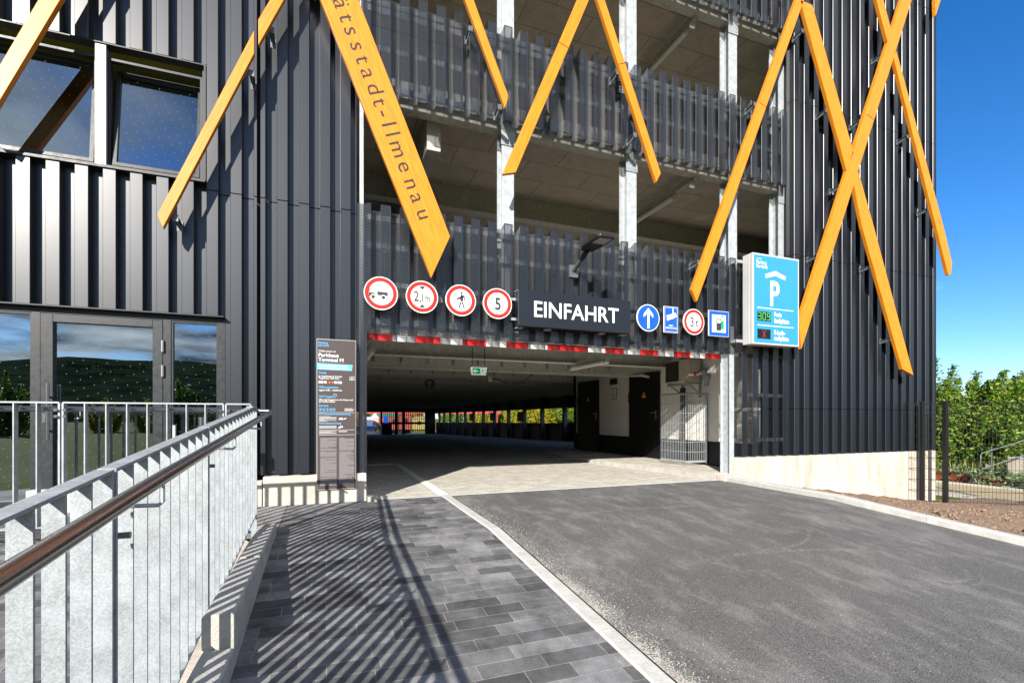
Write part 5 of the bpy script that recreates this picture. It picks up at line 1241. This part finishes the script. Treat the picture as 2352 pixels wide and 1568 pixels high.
# ------------------------------------------------ vegetation
def leaf_mesh(mb, rnd, c, s, ax=None):
    a = Vector((rnd.gauss(0, 1), rnd.gauss(0, 1), rnd.gauss(0, .7))).normalized(); b = a.cross(Vector((rnd.gauss(0, 1), rnd.gauss(0, 1), rnd.gauss(0, 1)))).normalized()
    mb.face([c-a*s, c+b*s*.42, c+a*s, c-b*s*.42])
def shrub_mesh(seed, h, r, nst, nleaf, ls, m, name='foliage'):
    """upright stems carrying leaves; crown mesh and stem mesh at the origin"""
    rnd = random.Random(seed); lv = MB(); st = MB()
    stems = []
    for k in range(nst):
        a = rnd.uniform(0, 6.283); rr = r*math.sqrt(rnd.random()); hh = h*(1-.38*(rr/r)**2)*rnd.uniform(.72, 1.06)
        b = Vector((rr*.35*math.cos(a), rr*.35*math.sin(a), 0)); e = Vector((rr*math.cos(a)+rnd.uniform(-.2, .2), rr*math.sin(a)+rnd.uniform(-.2, .2), hh))
        mid = b.lerp(e, .5)+Vector((rnd.uniform(-.15, .15), rnd.uniform(-.15, .15), 0)); stems.append((b, mid, e))
        st.tube([b, mid, e], [.035, .02, .005], 5)
    for k in range(nleaf):
        b, mid, e = stems[rnd.randrange(nst)]; u = rnd.random()**.7; u = .12+.88*u
        q = (1-u)**2*b+2*u*(1-u)*mid+u*u*e; sp_ = .30*(1-u)+.05
        q = q+Vector((rnd.gauss(0, sp_), rnd.gauss(0, sp_), rnd.gauss(0, sp_*.8)))
        if q.z < .03: q.z = .05
        leaf_mesh(lv, rnd, q, ls*rnd.uniform(.6, 1.3))
    return lv, st
def place(src, name, loc, rot, s, label, cat, group):
    lo, so = src; t = thing(name, loc, label, cat, group); t.rotation_euler = (0, 0, rot); t.scale = (s, s, s)
    for me, nm in ((lo, 'crown'), (so, 'trunk')): o = bpy.data.objects.new(nm, me); col.objects.link(o); o.parent = t
    return t
def proto(seed, h, r, nst, nleaf, ls, m, mst=m_bark):
    a, b = shrub_mesh(seed, h, r, nst, nleaf, ls, m); A = a.build('crown', m, recalc=False); B = b.build('trunk', mst)
    ma, mb2 = A.data, B.data; bpy.data.objects.remove(A); bpy.data.objects.remove(B); return ma, mb2
bushA = proto(11, 3.9, 1.7, 34, 26000, .062, m_leaf); bushB = proto(12, 3.6, 1.8, 34, 26000, .065, m_leaf)
RB = [(19.0, 4.6, 1.0, 'A', 'green leafy shrub right beside the garage corner'), (21.0, 3.2, 1.06, 'B', 'tall green shrub with upright shoots behind the fence, tallest of the row'), (22.7, 2.2, .98, 'A', 'green shrub above the platform railing near the right picture edge'),
      (17.6, 7.0, .98, 'B', 'green shrub half hidden by the garage corner'), (24.6, .9, .95, 'B', 'rightmost green shrub beyond the fence'), (23.5, 6.5, 1.1, 'A', 'rear green shrub seen between the front ones'), (26.5, 4.5, 1.15, 'B', 'rear green shrub at the right picture edge'), (20.5, 9.5, 1.1, 'A', 'rear green shrub behind the garage corner')]
for k, (x, y, s, v, lb) in enumerate(RB): place(bushA if v == 'A' else bushB, 'shrub', (x, y, -.85), k*1.3, s, lb, 'shrub', 'shrubs beyond the fence')
treeA = proto(21, 5.5, 2.6, 40, 16000, .12, m_leafy); treeB = proto(22, 5.5, 2.6, 40, 16000, .12, m_leaf)
k = 0
names_ = ['yellowing tree seen through the side openings of the garage', 'green tree seen through the side openings of the garage']
for Y in range(12, 84, 5):
    k += 1; v = k % 3
    place(treeA if v else treeB, 'tree', (19.5+3.5*(k % 2)+Y*.10, Y, -1.0), k*2.1, 1+.15*math.sin(k), names_[0 if v else 1], 'tree', 'yellowing trees beside the garage' if v else 'green trees beside the garage')
for i, x in enumerate(range(-24, 64, 6)):
    place(treeA if i % 2 else treeB, 'tree', (x, 92+2*(i % 2), -1.2), i*1.7, 1.15, 'tree behind the railway wagons beyond the far end of the garage', 'tree', 'trees behind the wagons')
for i, x in enumerate(range(-60, 50, 5)):   # belt of trees behind the viewer, mirrored in the panes
    place(treeA if i % 3 else treeB, 'tree', (x, -62-6*math.sin(i*1.9), -1.2), i*1.1, 1.0+.2*math.sin(i*2.3), 'tree in the belt behind the viewer, mirrored in the door pane', 'tree', 'trees mirrored in the glass')
# ground plants with pale leaves near the rails
rnd = random.Random(5); mb = MB()
def groundplant(seed):
    rnd = random.Random(seed); mb = MB()
    for k in range(260):
        a = rnd.uniform(0, 6.28); rr = .55*math.sqrt(rnd.random()); leaf_mesh(mb, rnd, Vector((rr*math.cos(a), rr*math.sin(a), rnd.uniform(.05, .6)*(1-rr*.6))), rnd.uniform(.05, .1))
    o = mb.build('leafy_weed', m_weed, recalc=False); return o
gp = groundplant(4); gp.location = (17.0, 1.2, -.78); first = gp
tag(gp, 'pale-leaved plant growing between the sandy path and the shrubs', 'plant', 'pale-leaved plants behind the fence')
for x, y in ((16.6, .2), (17.3, .5), (16.9, -.6), (17.6, -1.2), (17.2, -2.0), (18.0, .2), (18.2, 1.4), (16.5, -1.4), (17.4, 2.2)):
    o = gp.copy(); col.objects.link(o); o.location = (x, y, -.78); o.rotation_euler.z = x*7; o.scale = (1, 1, .8+.3*random.random())
# rough grass as one mass
mb = MB(); rnd = random.Random(9)
for k in range(9000):
    x = rnd.uniform(16.4, 25); y = rnd.uniform(-4, 12); h_ = rnd.uniform(.12, .75)
    if x < 18.2: h_ *= .35
    a = rnd.uniform(0, 6.28); w3 = rnd.uniform(.012, .03); b = Vector((x, y, -.88)); tp = b+Vector((rnd.gauss(0, .12), rnd.gauss(0, .12), h_)); s = Vector((math.cos(a), math.sin(a), 0))*w3
    mb.face([b-s, b+s, tp])
tag(mb.build('grass', m_gr, recalc=False), 'rough yellow-green grass in front of the shrubs', 'grass', kind='stuff')
mb = MB()
for k in range(160):
    y = rnd.uniform(-9, -.1); x = XR(y)+.2+rnd.random()**1.5*3.5; z = g(x, y)+.03
    if x > 11: continue
    for j in range(3): leaf_mesh(mb, rnd, Vector((x+rnd.gauss(0, .02), y+rnd.gauss(0, .02), z+.01)), rnd.uniform(.008, .02))
tag(mb.build('seedlings', m_leaf, recalc=False), 'tiny green seedlings sprouting from the brown soil strip', 'seedlings', kind='stuff')
mb = MB()      # loose grit beside the kerb and clods on the soil
for k in range(5200):
    y = -rnd.random()**.6*7.5; x = XL(y)+.13+abs(rnd.gauss(0, .085))+(.35*rnd.random()**2 if rnd.random() < .3 else 0); s = rnd.uniform(.0008, .003)
    c = Vector((x, y, g(x, y)+s*.5)); a = rnd.uniform(0, 3)
    mb.prism([c+Vector((math.cos(a+q)*s, math.sin(a+q)*s, 0)) for q in (0, 1.7, 3.2, 4.8)], (0, 0, s))
tag(mb.build('grit', m_kerb), 'pale loose grit scattered on the asphalt beside the left kerb', 'grit', kind='stuff')
mb = MB()
for k in range(5200):
    y = rnd.uniform(-8, -.05); x = XR(y)+.17+rnd.random()*5.5
    if x > 13: continue
    s = rnd.uniform(.005, .019)*(1 if rnd.random() > .1 else 1.6); c = Vector((x, y, g(x, y)+.02)); a = rnd.uniform(0, 3)
    mb.prism([c+Vector((math.cos(a+q)*s, math.sin(a+q)*s*.8, rnd.uniform(-.2, .4)*s)) for q in (0, 1.7, 3.2, 4.8)], (rnd.uniform(-.3, .3)*s, rnd.uniform(-.3, .3)*s, s*.9))
tag(mb.build('soil_clods', m_soil), 'crumbly brown soil clods beside the right kerb', 'soil', kind='stuff')

# ------------------------------------------------ railway yard beyond the far end
def wagon(x0, x1, y, z0, h, m, roof, lab, name='railway_wagon', cat='wagon', arch=.45):
    t = thing(name, ((x0+x1)/2, y, z0), lab, cat)
    MB().box(x0, x1, y, y+2.8, z0+.9, z0+.9+h).build('body', m, t)
    n = 8; mb = MB(); pr = [(y-.1+3.0*k/n, z0+.9+h+arch*math.sin(math.pi*k/n)) for k in range(n+1)]
    mb.prism([(x0-.1, a, b) for a, b in pr], (x1-x0+.2, 0, 0)); mb.build('roof', roof, t)
    mb = MB(); x = x0+.8
    while x < x1-.8: mb.box(x, x+.5, y-.02, y, z0+.9+h*.45, z0+.9+h*.8); x += 1.1
    mb.build('window_band', m_rubber, t)
    for xx in (x0+1.2, x0+2.6, x1-2.6, x1-1.2): MB().tube([(xx, y+.2, z0+.45), (xx, y+.4, z0+.45)], .45, 16).build('wheel', m_black, t)
    MB().box(x0+.2, x1-.2, y+.3, y+2.5, z0+.6, z0+.88).build('underframe', m_black, t)
Yw = 70
fx = lambda px, Y=Yw: onY(px, 960, Y).x
m_wr = mat('faded_red_wagon', (.26, .05, .035), .6, noise=(2, .2, 4)); m_wb = mat('blue_loco', (.06, .10, .2), .5); m_ws = mat('silver_roof', (.55, .55, .55), .5); m_wg = mat('green_wagon', (.04, .16, .08), .6)
wagon(fx(872), fx(915), Yw, -1.6, 2.0, m_wr, m_wg, 'red goods wagon with a green roof beyond the far end of the garage')
wagon(fx(858), fx(871), Yw+1, -1.6, 1.7, mat('cream_coach', (.45, .38, .33), .6), m_ws, 'pale coach with a silver roof beyond the far end of the garage', 'railway_coach', 'coach')
wagon(fx(830), fx(853), Yw-2, -1.6, 1.5, m_wb, m_ws, 'blue rail vehicle with a rounded pale roof beyond the garage', 'railcar', 'rail vehicle')
wagon(fx(917), fx(945), Yw, -1.6, 2.2, m_wr, m_wr, 'red wagon behind the gate bars beyond the garage')
wagon(fx(947), fx(975), Yw, -1.6, 1.6, mat('yellow_wagon', (.34, .26, .08), .6), mat('yellow_roof', (.3, .24, .1), .6), 'yellow wagon behind the right part of the gate bars')
t = thing('crane_girder', (5, Yw-6, 1.5), 'long red lattice girder spanning behind the far end of the garage', 'girder')
zc_ = onY(900, 947.5, Yw-6).z
MB().box(-30, 25, Yw-6, Yw-5.6, zc_-.10, zc_+.30).build('girder', mat('girder_red', (.4, .06, .08), .5), t)
for x in (-29, 24): MB().box(x, x+.5, Yw-6, Yw-5.6, -2, zc_-.1).build('support', m_wr, t)
t = thing('equipment_hut', (fx(845, 56), 56, -1.2), 'low white equipment hut with a blue roof beyond the garage opening', 'hut')
a = onY(838, 985, 56).x; b = onY(861, 985, 56).x; MB().box(a-2, b, 56, 57.5, -2, -.35).build('wall', m_white, t); MB().prism([(a-2.1, 55.8, -.35), (a-2.1, 57.7, -.35), (a-2.1, 56.7, .15)], (b-a+2.3, 0, 0)).build('roof', m_wb, t)
